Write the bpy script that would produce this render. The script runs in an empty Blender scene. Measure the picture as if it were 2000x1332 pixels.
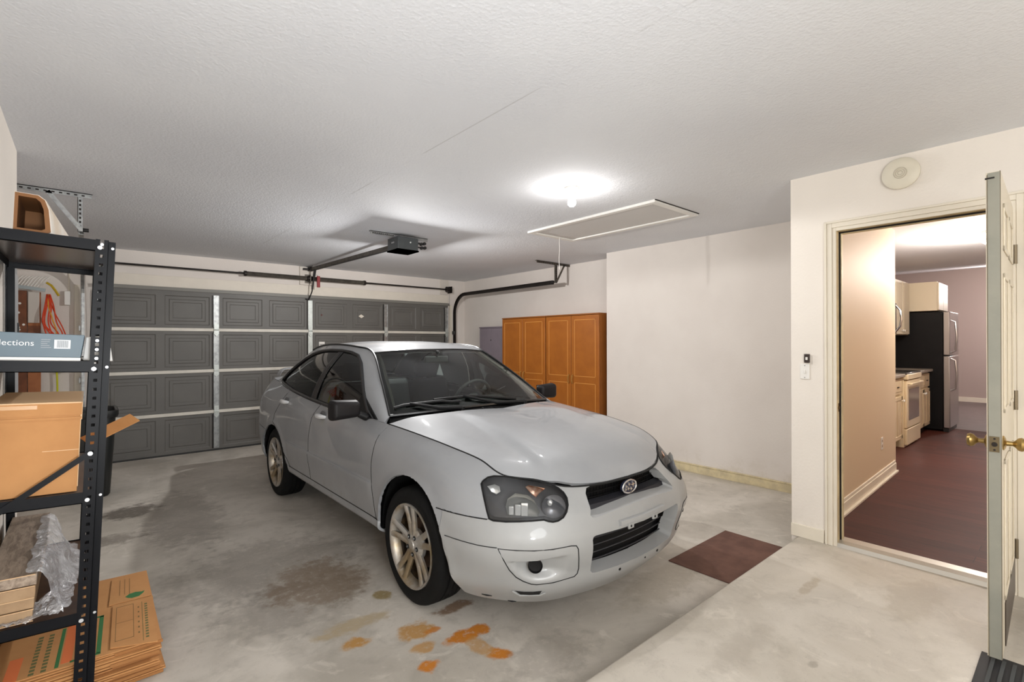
import bpy, bmesh, math, random
import numpy as np
from mathutils import Vector, Matrix
R = math.radians
random.seed(7)
SC = bpy.context.scene
COL = SC.collection

# ---------------------------------------------------------------- materials
def new_mat(name):
    m = bpy.data.materials.new(name); m.use_nodes = True
    nt = m.node_tree
    b = nt.nodes['Principled BSDF']
    return m, nt, b

def rgb(c):
    return (c[0], c[1], c[2], 1.0)

def srgb(r, g, b):
    f = lambda v: ((v/255+.055)/1.055)**2.4 if v/255 > .04045 else v/255/12.92
    return (f(r), f(g), f(b))

class NT:
    """small helper to wire shader nodes"""
    def __init__(s, nt): s.nt = nt; s.co = None
    def n(s, kind, **kw):
        x = s.nt.nodes.new(kind)
        for k, v in kw.items(): setattr(x, k, v)
        return x
    def l(s, a, b): s.nt.links.new(a, b)
    def coord(s):
        if s.co is None:
            s.co = s.n('ShaderNodeTexCoord').outputs['Object']
        return s.co
    def noise(s, scale, detail=3, rough=.55, vec=None, dist=0):
        x = s.n('ShaderNodeTexNoise'); x.inputs['Scale'].default_value = scale
        x.inputs['Detail'].default_value = detail; x.inputs['Roughness'].default_value = rough
        x.inputs['Distortion'].default_value = dist
        s.l(vec or s.coord(), x.inputs['Vector']); return x.outputs['Fac']
    def mapv(s, scale=(1, 1, 1), loc=(0, 0, 0), rot=(0, 0, 0), vec=None):
        x = s.n('ShaderNodeMapping'); x.inputs['Scale'].default_value = scale
        x.inputs['Location'].default_value = loc; x.inputs['Rotation'].default_value = rot
        s.l(vec or s.coord(), x.inputs['Vector']); return x.outputs['Vector']
    def math(s, op, a, b=None, clamp=False):
        x = s.n('ShaderNodeMath'); x.operation = op; x.use_clamp = clamp
        for i, v in enumerate((a, b)):
            if v is None: continue
            if isinstance(v, (int, float)): x.inputs[i].default_value = v
            else: s.l(v, x.inputs[i])
        return x.outputs[0]
    def ramp(s, fac, lo, hi, a=0., b=1.):
        x = s.n('ShaderNodeMapRange'); x.interpolation_type = 'SMOOTHSTEP'
        for i, v in zip(('From Min', 'From Max', 'To Min', 'To Max'), (lo, hi, a, b)):
            x.inputs[i].default_value = v
        s.l(fac, x.inputs['Value']); return x.outputs['Result']
    def mix(s, fac, a, b):
        x = s.n('ShaderNodeMix'); x.data_type = 'RGBA'
        for sock, v in ((x.inputs[0], fac), (x.inputs[6], a), (x.inputs[7], b)):
            if isinstance(v, (int, float)): sock.default_value = v
            elif isinstance(v, tuple): sock.default_value = rgb(v)
            else: s.l(v, sock)
        return x.outputs[2]
    def bump(s, h, strength, dist=.01):
        x = s.n('ShaderNodeBump'); x.inputs['Strength'].default_value = strength
        x.inputs['Distance'].default_value = dist
        s.l(h, x.inputs['Height']); return x.outputs['Normal']

def mat(name, c, rough=.5, metal=0., var=0., vscale=6., c2=None, bump=0., bscale=60., coat=0., spec=None, emit=None, es=0., trans=0., alpha=1.):
    m, nt, b = new_mat(name); t = NT(nt)
    b.inputs['Base Color'].default_value = rgb(c)
    b.inputs['Roughness'].default_value = rough; b.inputs['Metallic'].default_value = metal
    if coat: b.inputs['Coat Weight'].default_value = coat; b.inputs['Coat Roughness'].default_value = .06
    if spec is not None: b.inputs['Specular IOR Level'].default_value = spec
    if emit: b.inputs['Emission Color'].default_value = rgb(emit); b.inputs['Emission Strength'].default_value = es
    if trans: b.inputs['Transmission Weight'].default_value = trans
    if alpha < 1: b.inputs['Alpha'].default_value = alpha
    if var or c2:
        c2 = c2 or tuple(min(1, x*(1-var)) for x in c)
        f = t.ramp(t.noise(vscale, 5, .6), .35, .68)
        t.l(t.mix(f, c, c2), b.inputs['Base Color'])
    if bump:
        t.l(t.bump(t.noise(bscale, 3), bump, .004), b.inputs['Normal'])
    return m

# ---------------------------------------------------------------- mesh helpers
class MB:
    """collects shapes into one mesh"""
    def __init__(s): s.bm = bmesh.new()
    def box(s, x0, x1, y0, y1, z0, z1):
        ps = [(x, y, z) for z in (min(z0, z1), max(z0, z1)) for y in (min(y0, y1), max(y0, y1)) for x in (min(x0, x1), max(x0, x1))]
        v = [s.bm.verts.new(p) for p in ps]
        for f in ((0, 2, 3, 1), (4, 5, 7, 6), (0, 1, 5, 4), (2, 6, 7, 3), (0, 4, 6, 2), (1, 3, 7, 5)):
            s.bm.faces.new([v[i] for i in f])
        return s
    def obox(s, c, ax, ay, az):
        """oriented box: centre, half axis vectors"""
        c, ax, ay, az = map(Vector, (c, ax, ay, az))
        v = [s.bm.verts.new(c+i*ax+j*ay+k*az) for k in (-1, 1) for j in (-1, 1) for i in (-1, 1)]
        flip = ax.cross(ay).dot(az) < 0
        for f in ((0, 2, 3, 1), (4, 5, 7, 6), (0, 1, 5, 4), (2, 6, 7, 3), (0, 4, 6, 2), (1, 3, 7, 5)):
            f = f[::-1] if flip else f
            s.bm.faces.new([v[i] for i in f])
        return s
    def bar(s, a, b, w, h, up=(0, 0, 1)):
        a, b, up = Vector(a), Vector(b), Vector(up)
        d = b-a; L = d.length; d.normalize()
        sd = d.cross(up)
        if sd.length < 1e-4: sd = d.cross(Vector((1, 0, 0)))
        sd.normalize(); u = sd.cross(d)
        return s.obox((a+b)/2, sd*w/2, d*L/2, u*h/2)
    def tube(s, pts, r, n=10, cap=True, closed=False):
        pts = [Vector(p) for p in pts]; N = len(pts)
        rr = r if isinstance(r, (list, tuple)) else [r]*N
        rings = []; prev = None
        for i, p in enumerate(pts):
            if closed: d = pts[(i+1) % N]-pts[i-1]
            else: d = pts[min(i+1, N-1)]-pts[max(i-1, 0)]
            d.normalize()
            if prev is None:
                a = d.orthogonal().normalized()
            else:
                a = prev-d*prev.dot(d)
                a = a.normalized() if a.length > 1e-6 else d.orthogonal().normalized()
            prev = a; b = d.cross(a)
            rings.append([s.bm.verts.new(p+rr[i]*(math.cos(2*math.pi*k/n)*a+math.sin(2*math.pi*k/n)*b)) for k in range(n)])
        M = N if closed else N-1
        for i in range(M):
            A, B = rings[i], rings[(i+1) % N]
            for k in range(n):
                s.bm.faces.new((A[k], A[(k+1) % n], B[(k+1) % n], B[k]))
        if cap and not closed:
            s.bm.faces.new(rings[0][::-1]); s.bm.faces.new(rings[-1])
        return s
    def cyl(s, a, b, r, n=20): return s.tube([a, b], r, n)
    def lathe(s, prof, c=(0, 0, 0), axis='z', n=32, close=False):
        """profile of (radius, height) about an axis through c"""
        c = Vector(c); rings = []
        def P(r, h, t):
            x, y = r*math.cos(t), r*math.sin(t)
            return c+Vector({'z': (x, y, h), 'x': (h, x, y), 'y': (y, h, x)}[axis])
        for r, h in prof:
            if r < 1e-6: rings.append([s.bm.verts.new(P(0, h, 0))])
            else: rings.append([s.bm.verts.new(P(r, h, 2*math.pi*k/n)) for k in range(n)])
        for A, B in zip(rings, rings[1:]+([rings[0]] if close else [])):
            for k in range(n):
                k2 = (k+1) % n
                if len(A) == 1 and len(B) == 1: continue
                if len(A) == 1: s.bm.faces.new((A[0], B[k2], B[k]))
                elif len(B) == 1: s.bm.faces.new((A[k], A[k2], B[0]))
                else: s.bm.faces.new((A[k], A[k2], B[k2], B[k]))
        return s
    def prism(s, poly, z0, z1, fn=None):
        """extrude a 2D polygon; fn(u, v, w) -> point"""
        fn = fn or (lambda u, v, w: (u, v, w))
        A = [s.bm.verts.new(fn(u, v, z0)) for u, v in poly]
        B = [s.bm.verts.new(fn(u, v, z1)) for u, v in poly]
        n = len(poly)
        s.bm.faces.new(A[::-1]); s.bm.faces.new(B)
        for i in range(n): s.bm.faces.new((A[i], A[(i+1) % n], B[(i+1) % n], B[i]))
        return s
    def grid(s, P, flip=False):
        """P[i][j] -> points"""
        V = [[s.bm.verts.new(p) for p in row] for row in P]
        for i in range(len(V)-1):
            for j in range(len(V[0])-1):
                f = (V[i][j], V[i+1][j], V[i+1][j+1], V[i][j+1])
                s.bm.faces.new(f[::-1] if flip else f)
        return s
    def xf(s, M):
        bmesh.ops.transform(s.bm, matrix=M, verts=s.bm.verts); return s
    def build(s, name, m, parent=None, bevel=0., smooth=False, seg=2, recalc=True, solid=0., sub=0, angle=40):
        if recalc: bmesh.ops.recalc_face_normals(s.bm, faces=s.bm.faces)
        me = bpy.data.meshes.new(name); s.bm.to_mesh(me); s.bm.free()
        o = bpy.data.objects.new(name, me); COL.objects.link(o)
        for mm in (m if isinstance(m, (list, tuple)) else [m]): me.materials.append(mm)
        if parent is not None: o.parent = parent
        if solid:
            md = o.modifiers.new('solid', 'SOLIDIFY'); md.thickness = solid; md.offset = 0
        if bevel:
            md = o.modifiers.new('bevel', 'BEVEL'); md.width = bevel; md.segments = seg
            md.limit_method = 'ANGLE'; md.angle_limit = R(35)
            smooth = True
        if sub:
            md = o.modifiers.new('sub', 'SUBSURF'); md.levels = sub; md.render_levels = sub; smooth = True
        if smooth:
            me.polygons.foreach_set('use_smooth', [True]*len(me.polygons))
            try: me.set_sharp_from_angle(angle=R(angle))
            except Exception: pass
        return o

def thing(name, label, cat, loc=(0, 0, 0), rz=0., group=None):
    o = bpy.data.objects.new(name, None); COL.objects.link(o)
    o.empty_display_size = .1
    o.location = loc; o.rotation_euler = (0, 0, rz)
    tag(o, label, cat, group); return o
def tag(o, label, cat, group=None, kind=None):
    o['label'] = label; o['category'] = cat
    if group: o['group'] = group
    if kind: o['kind'] = kind
    return o
def struct(o, label, cat): return tag(o, label, cat, None, 'structure')
def copy_tree(o, parent=None):
    kids = [c for c in COL.objects if c.parent == o]
    c = o.copy(); COL.objects.link(c)
    if parent is not None: c.parent = parent
    for k in kids: copy_tree(k, c)
    return c
def text(name, body, size, loc, rot, m, parent=None, extrude=.0004, align='LEFT', sx=1.):
    cu = bpy.data.curves.new(name+'_font', 'FONT'); cu.body = body; cu.size = size
    cu.extrude = extrude; cu.align_x = align; cu.align_y = 'CENTER'
    tmp = bpy.data.objects.new(name+'_tmp', cu); COL.objects.link(tmp)
    dg = bpy.context.evaluated_depsgraph_get(); dg.update()
    me = bpy.data.meshes.new_from_object(tmp.evaluated_get(dg))
    bpy.data.objects.remove(tmp); me.materials.clear(); me.materials.append(m)
    o = bpy.data.objects.new(name, me); COL.objects.link(o)
    o.location = loc; o.rotation_euler = rot; o.scale = (sx, 1, 1)
    if parent is not None: o.parent = parent
    return o

# ---------------------------------------------------------------- camera
cam = bpy.data.cameras.new('camera'); cam_o = bpy.data.objects.new('camera', cam); COL.objects.link(cam_o)
cam.sensor_width = 36; cam.lens = 965.7/2000*36; cam.clip_start = .05; cam.clip_end = 60
yaw, pitch, roll = .7108, .0019, -.0023
fw = Vector((math.sin(yaw)*math.cos(pitch), math.cos(yaw)*math.cos(pitch), math.sin(pitch)))
rt = Vector((math.cos(yaw), -math.sin(yaw), 0)); up = rt.cross(fw)
r2 = rt*math.cos(roll)+up*math.sin(roll); u2 = -rt*math.sin(roll)+up*math.cos(roll)
cam_o.matrix_world = Matrix(((r2.x, u2.x, -fw.x, 0), (r2.y, u2.y, -fw.y, 0), (r2.z, u2.z, -fw.z, 1.43), (0, 0, 0, 1)))
SC.camera = cam_o
SC.view_settings.view_transform = 'Standard'; SC.view_settings.look = 'None'
SC.view_settings.gamma = 1; SC.view_settings.use_curve_mapping = False
SC.view_settings.exposure = 0.12
SC.cycles.use_denoising = True
SC.cycles.max_bounces = 10; SC.cycles.diffuse_bounces = 5; SC.cycles.glossy_bounces = 4
SC.cycles.transparent_max_bounces = 12; SC.cycles.transmission_bounces = 8
SC.cycles.caustics_reflective = False; SC.cycles.caustics_refractive = False
SC.cycles.sample_clamp_indirect = 6
# ================================================================ ROOM
H = 2.56; PZ = .08; KZ = .11
def wall_mat(name, c, c2, bs=55, bst=.25, dirt=True):
    m, nt, b = new_mat(name); t = NT(nt)
    n1 = t.ramp(t.noise(.9, 4, .6), .3, .7)
    col = t.mix(n1, c, c2)
    if dirt:
        z = t.n('ShaderNodeSeparateXYZ'); t.l(t.coord(), z.inputs[0])
        low = t.ramp(z.outputs['Z'], .0, .35, 1, 0)
        n2 = t.ramp(t.noise(7, 5, .7), .45, .72)
        col = t.mix(t.math('MULTIPLY', t.math('MULTIPLY', low, n2), .35), col, srgb(170, 155, 125))
    t.l(col, b.inputs['Base Color']); b.inputs['Roughness'].default_value = .75
    t.l(t.bump(t.noise(bs, 4, .6), bst, .004), b.inputs['Normal'])
    return m
M_wall = wall_mat('painted_wall', srgb(226, 219, 212), srgb(218, 210, 203))
M_wallW = wall_mat('white_wall', srgb(238, 231, 222), srgb(232, 225, 216), dirt=True)
M_ceil = None
def ceil_mat():
    m, nt, b = new_mat('textured_ceiling'); t = NT(nt)
    v = t.n('ShaderNodeTexVoronoi'); v.inputs['Scale'].default_value = 70; t.l(t.coord(), v.inputs['Vector'])
    n = t.noise(30, 5, .7)
    hgt = t.math('ADD', n, t.math('MULTIPLY', v.outputs['Distance'], .5))
    t.l(t.bump(hgt, .38, .006), b.inputs['Normal'])
    f = t.ramp(t.noise(.7, 4), .35, .7)
    col = t.mix(f, srgb(228, 230, 234), srgb(221, 223, 228))
    # faint taped seam along the slab joint
    x = t.n('ShaderNodeSeparateXYZ'); t.l(t.coord(), x.inputs[0])
    d = t.math('ABSOLUTE', t.math('SUBTRACT', x.outputs['X'], 1.53))
    brk = t.ramp(t.noise(1.3, 3), .45, .55)
    line = t.math('MULTIPLY', t.ramp(d, .002, .006, 1, 0), brk)
    col = t.mix(t.math('MULTIPLY', line, .28), col, srgb(130, 125, 120))
    t.l(col, b.inputs['Base Color']); b.inputs['Roughness'].default_value = .85
    return m
M_ceil = ceil_mat()

def concrete(name, base, dark, stains=()):
    m, nt, b = new_mat(name); t = NT(nt)
    n1 = t.ramp(t.noise(1.6, 6, .62, dist=.6), .33, .70)
    col = t.mix(n1, base, dark)
    n2 = t.ramp(t.noise(9, 6, .7, dist=.4), .48, .72)
    col = t.mix(t.math('MULTIPLY', n2, .35), col, tuple(x*.72 for x in dark))
    n3 = t.ramp(t.noise(5, 5, .65, dist=1.2), .56, .68)
    col = t.mix(t.math('MULTIPLY', n3, .35), col, tuple(min(1, x*1.25) for x in base))
    fine = t.ramp(t.noise(120, 3, .6), .62, .75)
    col = t.mix(t.math('MULTIPLY', fine, .4), col, tuple(x*.5 for x in dark))
    wob = t.noise(13, 4, .6)
    wob2 = t.noise(4, 3, .6)
    brk = t.ramp(t.noise(30, 5, .7), .30, .50, .5, 1)
    xyz = t.n('ShaderNodeSeparateXYZ'); t.l(t.coord(), xyz.inputs[0])
    for (sx, sy, rx, ry, c, st) in stains:
        dx = t.math('DIVIDE', t.math('SUBTRACT', xyz.outputs['X'], sx), rx)
        dy = t.math('DIVIDE', t.math('SUBTRACT', xyz.outputs['Y'], sy), ry)
        d = t.math('SQRT', t.math('ADD', t.math('MULTIPLY', dx, dx), t.math('MULTIPLY', dy, dy)))
        d = t.math('ADD', d, t.math('MULTIPLY', t.math('SUBTRACT', wob, .5), 1.5))
        d = t.math('ADD', d, t.math('MULTIPLY', t.math('SUBTRACT', wob2, .5), .9))
        f = t.math('MULTIPLY', t.ramp(d, .62, 1.12, min(1, st*1.15), 0), brk)
        col = t.mix(f, col, c)
    t.l(col, b.inputs['Base Color'])
    t.l(t.ramp(n1, 0, 1, .55, .42), b.inputs['Roughness'])
    t.l(t.bump(t.noise(26, 6, .65), .12, .006), b.inputs['Normal'])
    return m
ORG = srgb(196, 124, 48); ORG2 = srgb(186, 140, 78); GRY = srgb(96, 88, 80); DRK = srgb(70, 62, 54)
stains = [(.97, 2.27, .07, .05, ORG2, .85), (1.02, 2.42, .2, .06, srgb(180, 158, 118), .55), (1.24, 2.17, .11, .08, ORG2, .8), (1.20, 2.03, .06, .05, ORG2, .7),
          (1.40, 1.98, .13, .05, ORG, .95), (1.49, 1.97, .05, .05, ORG, .95), (1.43, 1.76, .06, .06, ORG, .9), (1.40, 1.86, .05, .1, ORG2, .6),
          (1.15, 1.90, .055, .045, ORG, .95), (1.31, 2.12, .05, .03, ORG, .75), (1.50, 2.23, .12, .05, srgb(120, 84, 50), .7), (1.27, 2.61, .06, .06, srgb(140, 118, 60), .7),
          (.26, 5.28, .22, .2, DRK, .65), (.0, 4.6, .35, .15, GRY, .5), (.9, 3.4, .6, .5, GRY, .28), (.85, 2.85, .4, .3, GRY, .25),
          (1.05, 3.0, .3, .35, srgb(122, 98, 72), .5), (.6, 4.9, .3, .9, GRY, .3), (2.6, 1.65, .4, .16, srgb(150, 140, 122), .35), (1.6, 1.6, .3, .15, GRY, .25)]
M_floor = concrete('garage_concrete', srgb(206, 199, 189), srgb(174, 167, 156), stains)
M_land = concrete('landing_concrete', srgb(200, 193, 182), srgb(176, 168, 155),
                  [(3.0, 1.0, .16, .03, srgb(160, 146, 124), .5), (2.3, .75, .035, .02, srgb(140, 132, 120), .5), (3.3, .6, .3, .12, srgb(168, 158, 142), .45), (2.2, 1.0, .3, .08, srgb(166, 158, 146), .4)])
M_trim = mat('trim_paint', srgb(232, 224, 208), .45, var=.06, vscale=3)
M_trimY = mat('aged_trim_paint', srgb(222, 207, 168), .5, c2=srgb(196, 182, 150), vscale=9)
M_white = mat('white_plastic', srgb(235, 233, 228), .35)
M_black = mat('black_plastic', (.012, .012, .013), .4)
M_gal = mat('galvanized_steel', srgb(176, 178, 178), .38, .85, var=.35, vscale=25)
M_galD = mat('dull_steel', srgb(104, 98, 90), .5, .6, var=.4, vscale=18)
M_dark = mat('dark_iron', srgb(42, 36, 33), .5, .5, var=.3, vscale=20)

def slab(name, x0, x1, y0, y1, z0, z1, m, label, cat, **k):
    return struct(MB().box(x0, x1, y0, y1, z0, z1).build(name, m, **k), label, cat)
YD = 7.60      # plane of the garage door wall
XL = -.31; XLf = -.62; YB = -2.6
slab('floor', XLf-.1, 5.5, YB-.1, YD+.6, -.12, 0, M_floor, 'stained grey concrete garage floor under the car', 'floor')
# landing (raised slab) with a softened front edge
st = MB(); st.prism([(1.33, 0), (1.325, .055), (1.305, .078), (1.28, PZ), (YB, PZ), (YB, 0)], XL, 3.744, lambda u, v, w: (w, u, v))
struct(st.build('floor_landing', M_land, bevel=.006), 'pale raised concrete landing slab before the kitchen door', 'floor')
slab('ceiling', XLf-.1, 5.5, YB-.1, YD+.6, H, H+.12, M_ceil, 'textured grey white garage ceiling', 'ceiling')
# left side
slab('wall_left', XL-.6, XL, YB, 4.11, 0, H, M_wallW, 'white left wall close behind the metal rack', 'wall')
slab('wall_left_far', XLf-.1, XLf, 4.11, YD, 0, H, M_wall, 'set back left wall near the garage door', 'wall')
slab('wall_behind', XL-.4, 3.9, YB-.12, YB, 0, H, M_wallW, 'white rear wall behind the photographer', 'wall')
# wall with the garage door
DX0, DX1, DZ = .085, 4.975, 2.13
wb = MB().box(XLf, DX0, YD, YD+.14, 0, H).box(DX1, 5.5, YD, YD+.14, 0, H).box(DX0, DX1, YD, YD+.14, DZ+.02, H)
struct(wb.build('wall_back', M_wall), 'cream wall around the grey garage door', 'wall')
# jogged right side
slab('wall_recess', 5.37, 5.5, 3.99, YD+.14, 0, H, M_wall, 'recessed wall behind the orange cabinets', 'wall')
wr = MB().box(5.03, 5.16, 1.35, 3.99, 0, H).box(5.16, 5.37, 3.86, 3.99, 0, H)
struct(wr.build('wall_right', M_wall), 'plain cream wall to the right of the cabinets', 'wall')
slab('wall_return', 3.86, 5.03, 1.31, 1.35, 0, H, M_wallW, 'short return wall beside the kitchen doorway', 'wall')
DY0, DY1, DT = .262, 1.072, 2.155
wn = MB().box(3.744, 3.86, DY1, 1.35, 0, H).box(3.744, 3.86, YB, DY0, 0, H).box(3.744, 3.86, DY0, DY1, DT, H)
struct(wn.build('wall_front', M_wallW), 'white wall holding the open kitchen doorway', 'wall')
# baseboards
bb = MB().box(5.014, 5.03, 1.35, 3.99, 0, .082).box(5.008, 5.03, 1.35, 3.99, .082, .094)
struct(bb.build('baseboard_right', M_trimY, bevel=.002), 'yellowed baseboard along the plain cream wall', 'baseboard')
bb = MB().box(3.73, 3.744, DY1+.075, 1.35, PZ, PZ+.085)
struct(bb.build('baseboard_front', M_trim, bevel=.002), 'short white baseboard left of the kitchen doorway', 'baseboard')
bb = MB().box(3.736, 3.744, DY1+.078, 1.352, PZ-.08, PZ)
bb.bm.free()
# door casing (garage side)
def casing(name, lab, side):
    b = MB()
    for w0, w1, d in ((0, .022, .010), (.022, .052, .016), (.052, .066, .022)):
        if side == 'l': b.box(3.744-d, 3.744, DY1+w0, DY1+w1, PZ, DT+w1)
        elif side == 'r': b.box(3.744-d, 3.744, DY0-w1, DY0-w0, PZ, DT+w1)
        else: b.box(3.744-d, 3.744, DY0-w0, DY1+w0, DT+w0, DT+w1)
    return struct(b.build(name, M_trim, bevel=.002), lab, 'door trim')
casing('trim_1', 'white moulded casing up the left side of the kitchen doorway', 'l')
casing('trim_2', 'white moulded casing at the hinge side of the kitchen doorway', 'r')
casing('trim_3', 'white moulded head casing over the kitchen doorway', 't')
# jamb lining, dark weather strip, threshold
jb = MB().box(3.744, 3.875, DY1-.001, DY1+.02, KZ-.02, DT).box(3.744, 3.875, DY0-.02, DY0+.001, KZ-.02, DT).box(3.744, 3.875, DY0, DY1, DT-.001, DT+.02)
jb.box(3.795, 3.83, DY1-.014, DY1, KZ, DT-.002).box(3.795, 3.83, DY0, DY0+.014, KZ, DT-.002).box(3.795, 3.83, DY0, DY1, DT-.014, DT-.001)
o = struct(jb.build('trim_4', M_trimY, bevel=.0015), 'cream door jamb lining the kitchen doorway', 'door jamb')
ws = MB().box(3.787, 3.794, DY1-.01, DY1-.001, KZ, DT-.003).box(3.787, 3.794, DY0, DY1, DT-.011, DT-.002)
ws.build('weather_strip', M_dark, o)
sp = MB().box(3.765, 3.78, DY1-.003, DY1, .965, 1.02); sp.cyl((3.772, DY1-.006, .99), (3.772, DY1, .99), .012)
sp.build('strike_plate', mat('aged_brass_plate', srgb(120, 96, 62), .4, .8), o)
th = MB().prism([(3.735, PZ), (3.745, KZ-.006), (3.78, KZ+.006), (3.86, KZ+.006), (3.875, KZ-.02), (3.875, PZ)], DY0, DY1, lambda u, v, w: (u, w, v))
struct(th.build('trim_5', mat('threshold_aluminium', srgb(206, 202, 194), .35, .7)), 'pale metal threshold under the kitchen doorway', 'threshold')

# attic hatch
AX0, AX1, AY0, AY1 = 3.42, 4.09, 2.23, 3.725
o = thing('attic_hatch', 'white framed rectangular attic hatch in the ceiling', 'hatch', (0, 0, 0)); o['kind'] = 'structure'
MB().box(AX0+.05, AX1-.05, AY0+.05, AY1-.05, H-.008, H+.01).build('hatch_panel', mat('hatch_panel_paint', srgb(214, 212, 210), .7, bump=.3, bscale=60), o)
fr = MB()
for a in ((AX0, AX1, AY0, AY0+.05), (AX0, AX1, AY1-.05, AY1), (AX0, AX0+.05, AY0+.05, AY1-.05), (AX1-.05, AX1, AY0+.05, AY1-.05)):
    fr.box(a[0], a[1], a[2], a[3], H-.02, H+.005)
fr.build('frame', M_white, o)
MB().box(AX0-.004, AX1+.004, AY0-.008, AY0-.0005, H-.006, H+.001).build('shadow_gap', M_dark, o)
MB().tube([(3.82, 3.66, H-.008), (3.822, 3.66, H-.15), (3.815, 3.66, H-.24), (3.82, 3.66, H-.36)], .003, 6).build('pull_cord', M_white, o)
# ================================================================ GARAGE DOOR
M_gd = mat('grey_painted_steel', srgb(98, 96, 92), .5, var=.1, vscale=3)
M_gdrail = mat('section_edge_cream', srgb(216, 211, 200), .45, var=.1, vscale=8)
M_rub = mat('black_rubber', (.015, .015, .015), .6)
gd = thing('door_1', 'wide grey sectional garage door with embossed panels, closed', 'garage door', (0, 0, 0)); gd['kind'] = 'structure'
QX = [.09+1.22*k for k in range(5)]
ZS = [.012, .532, 1.072, 1.612, 2.105]
YF = 7.555
def emboss(b, x0, x1, z0, z1):
    rings = [(0, 0), (.010, .007), (.045, .007), (.053, .001), (.085, .001), (.091, .006), (.12, .006)]
    vs = []
    for ins, d in rings:
        vs.append([b.bm.verts.new((x, YF+d, z)) for x, z in ((x0+ins, z0+ins), (x1-ins, z0+ins), (x1-ins, z1-ins), (x0+ins, z1-ins))])
    for A, B in zip(vs, vs[1:]):
        for k in range(4): b.bm.faces.new((A[k], A[(k+1) % 4], B[(k+1) % 4], B[k]))
    b.bm.faces.new(vs[-1])
for s_i in range(4):
    z0, z1 = ZS[s_i], ZS[s_i+1]
    b = MB()
    b.box(QX[0], QX[4], YF+.008, YF+.04, z0, z1)
    xs = []
    for k in range(4):
        a, c = QX[k], QX[k+1]
        xs += [(a+.075, a+.565), (a+.655, c-.075)]
    # flat faces around the embossed rectangles
    zz0, zz1 = z0+.045, z1-.075
    def face(x0, x1, za, zb):
        b.bm.faces.new([b.bm.verts.new(p) for p in ((x0, YF, za), (x1, YF, za), (x1, YF, zb), (x0, YF, zb))])
    face(QX[0], QX[4], z0, zz0); face(QX[0], QX[4], zz1, z1)
    px = QX[0]
    for a, c in xs:
        face(px, a, zz0, zz1); emboss(b, a, c, zz0, zz1); px = c
    face(px, QX[4], zz0, zz1)
    o = b.build('section', M_gd, gd, recalc=False)
    for p in o.data.polygons: pass
    if s_i < 3:
        MB().box(QX[0]-.005, QX[4]+.005, YF-.014, YF, z1-.034, z1+.006).build('section_edge', M_gdrail, gd, bevel=.003)
MB().box(QX[0], QX[4], YF-.004, YF+.03, 0, .02).build('bottom_seal', M_rub, gd)
MB().box(QX[0]-.02, QX[4]+.02, YF-.02, YF+.02, 2.09, 2.13).build('top_strut', mat('top_strut_grey', srgb(120, 118, 112), .5), gd)
M_galB = mat('bright_galvanized', srgb(205, 210, 206), .42, .5, var=.15, vscale=30)
for k in range(5):
    x = QX[k]+(.035 if k == 0 else -.035 if k == 4 else 0)
    mm = M_galB if k == 2 else M_gal
    for s_i in range(4):
        z0, z1 = ZS[s_i]+.02, ZS[s_i+1]-.05
        b = MB().box(x-.032, x+.032, YF-.006, YF, z0, z1).box(x-.032, x-.028, YF-.014, YF-.006, z0, z1).box(x+.028, x+.032, YF-.014, YF-.006, z0, z1)
        b.build('stile', mm, gd)
        MB().box(x-.05, x-.034, YF-.0005, YF-.002, z0, z1).build('stile_shadow', M_dark, gd)  # thin dark strip painted in as the stile's shadow
        if s_i < 3:
            z = ZS[s_i+1]-.012
            h = MB().prism([(-.026, -.075), (.026, -.075), (.03, .05), (0, .085), (-.03, .05)], 0, .006, lambda u, v, w: (x+u, YF-.016-w, z-v))
            h.cyl((x-.03, YF-.026, z), (x+.03, YF-.026, z), .009)
            for zz in (-.05, .045): h.cyl((x, YF-.028, z+zz), (x, YF-.02, z+zz), .007, 8)
            h.build('hinge', M_galB, gd, recalc=True)
# sticker, tag
MB().prism([(3.28, 1.845), (3.325, 1.875), (3.375, 1.845), (3.33, 1.815)], 0, .002, lambda u, v, w: (u, YF-.003-w, v)).build('sticker', mat('sticker_cream', srgb(222, 214, 200), .6), gd)
MB().box(2.66, 2.745, YF-.004, YF-.002, 1.375, 1.44).build('warning_label', M_white, gd)
MB().box(2.667, 2.738, YF-.0046, YF-.004, 1.40, 1.405).box(2.667, 2.72, YF-.0046, YF-.004, 1.39, 1.394).build('label_print', M_dark, gd)
MB().cyl((2.70, YF-.006, 1.845), (2.70, YF, 1.845), .012).build('knock_mark', mat('rust_spot', srgb(90, 40, 34), .6), gd)
# header boards
hb = MB().box(DX0-.02, DX1+.02, 7.585, YD, 2.135, 2.275)
struct(hb.build('trim_6', mat('header_board_paint', srgb(226, 218, 205), .6, var=.05), bevel=.003), 'flat cream header board over the garage door', 'trim')
tb = MB().box(-.105, -.055, 7.575, YD, 0, 2.1).box(DX1+.06, DX1+.1, 7.575, YD, 0, 2.1)
struct(tb.build('trim_7', M_trim, bevel=.003), 'narrow upright trim at either side of the garage door', 'trim')
struct(MB().box(2.39, 2.60, 7.57, YD, 2.285, 2.555).build('trim_8', mat('spring_pad_paint', srgb(214, 206, 196), .6), bevel=.004), 'small board behind the spring bracket over the garage door', 'trim')
struct(MB().box(4.83, 5.0, 7.575, YD, 2.29, 2.555).build('trim_9', mat('spring_pad_paint_side', srgb(214, 206, 196), .6), bevel=.004), 'small board behind the right cable drum', 'trim')

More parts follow.
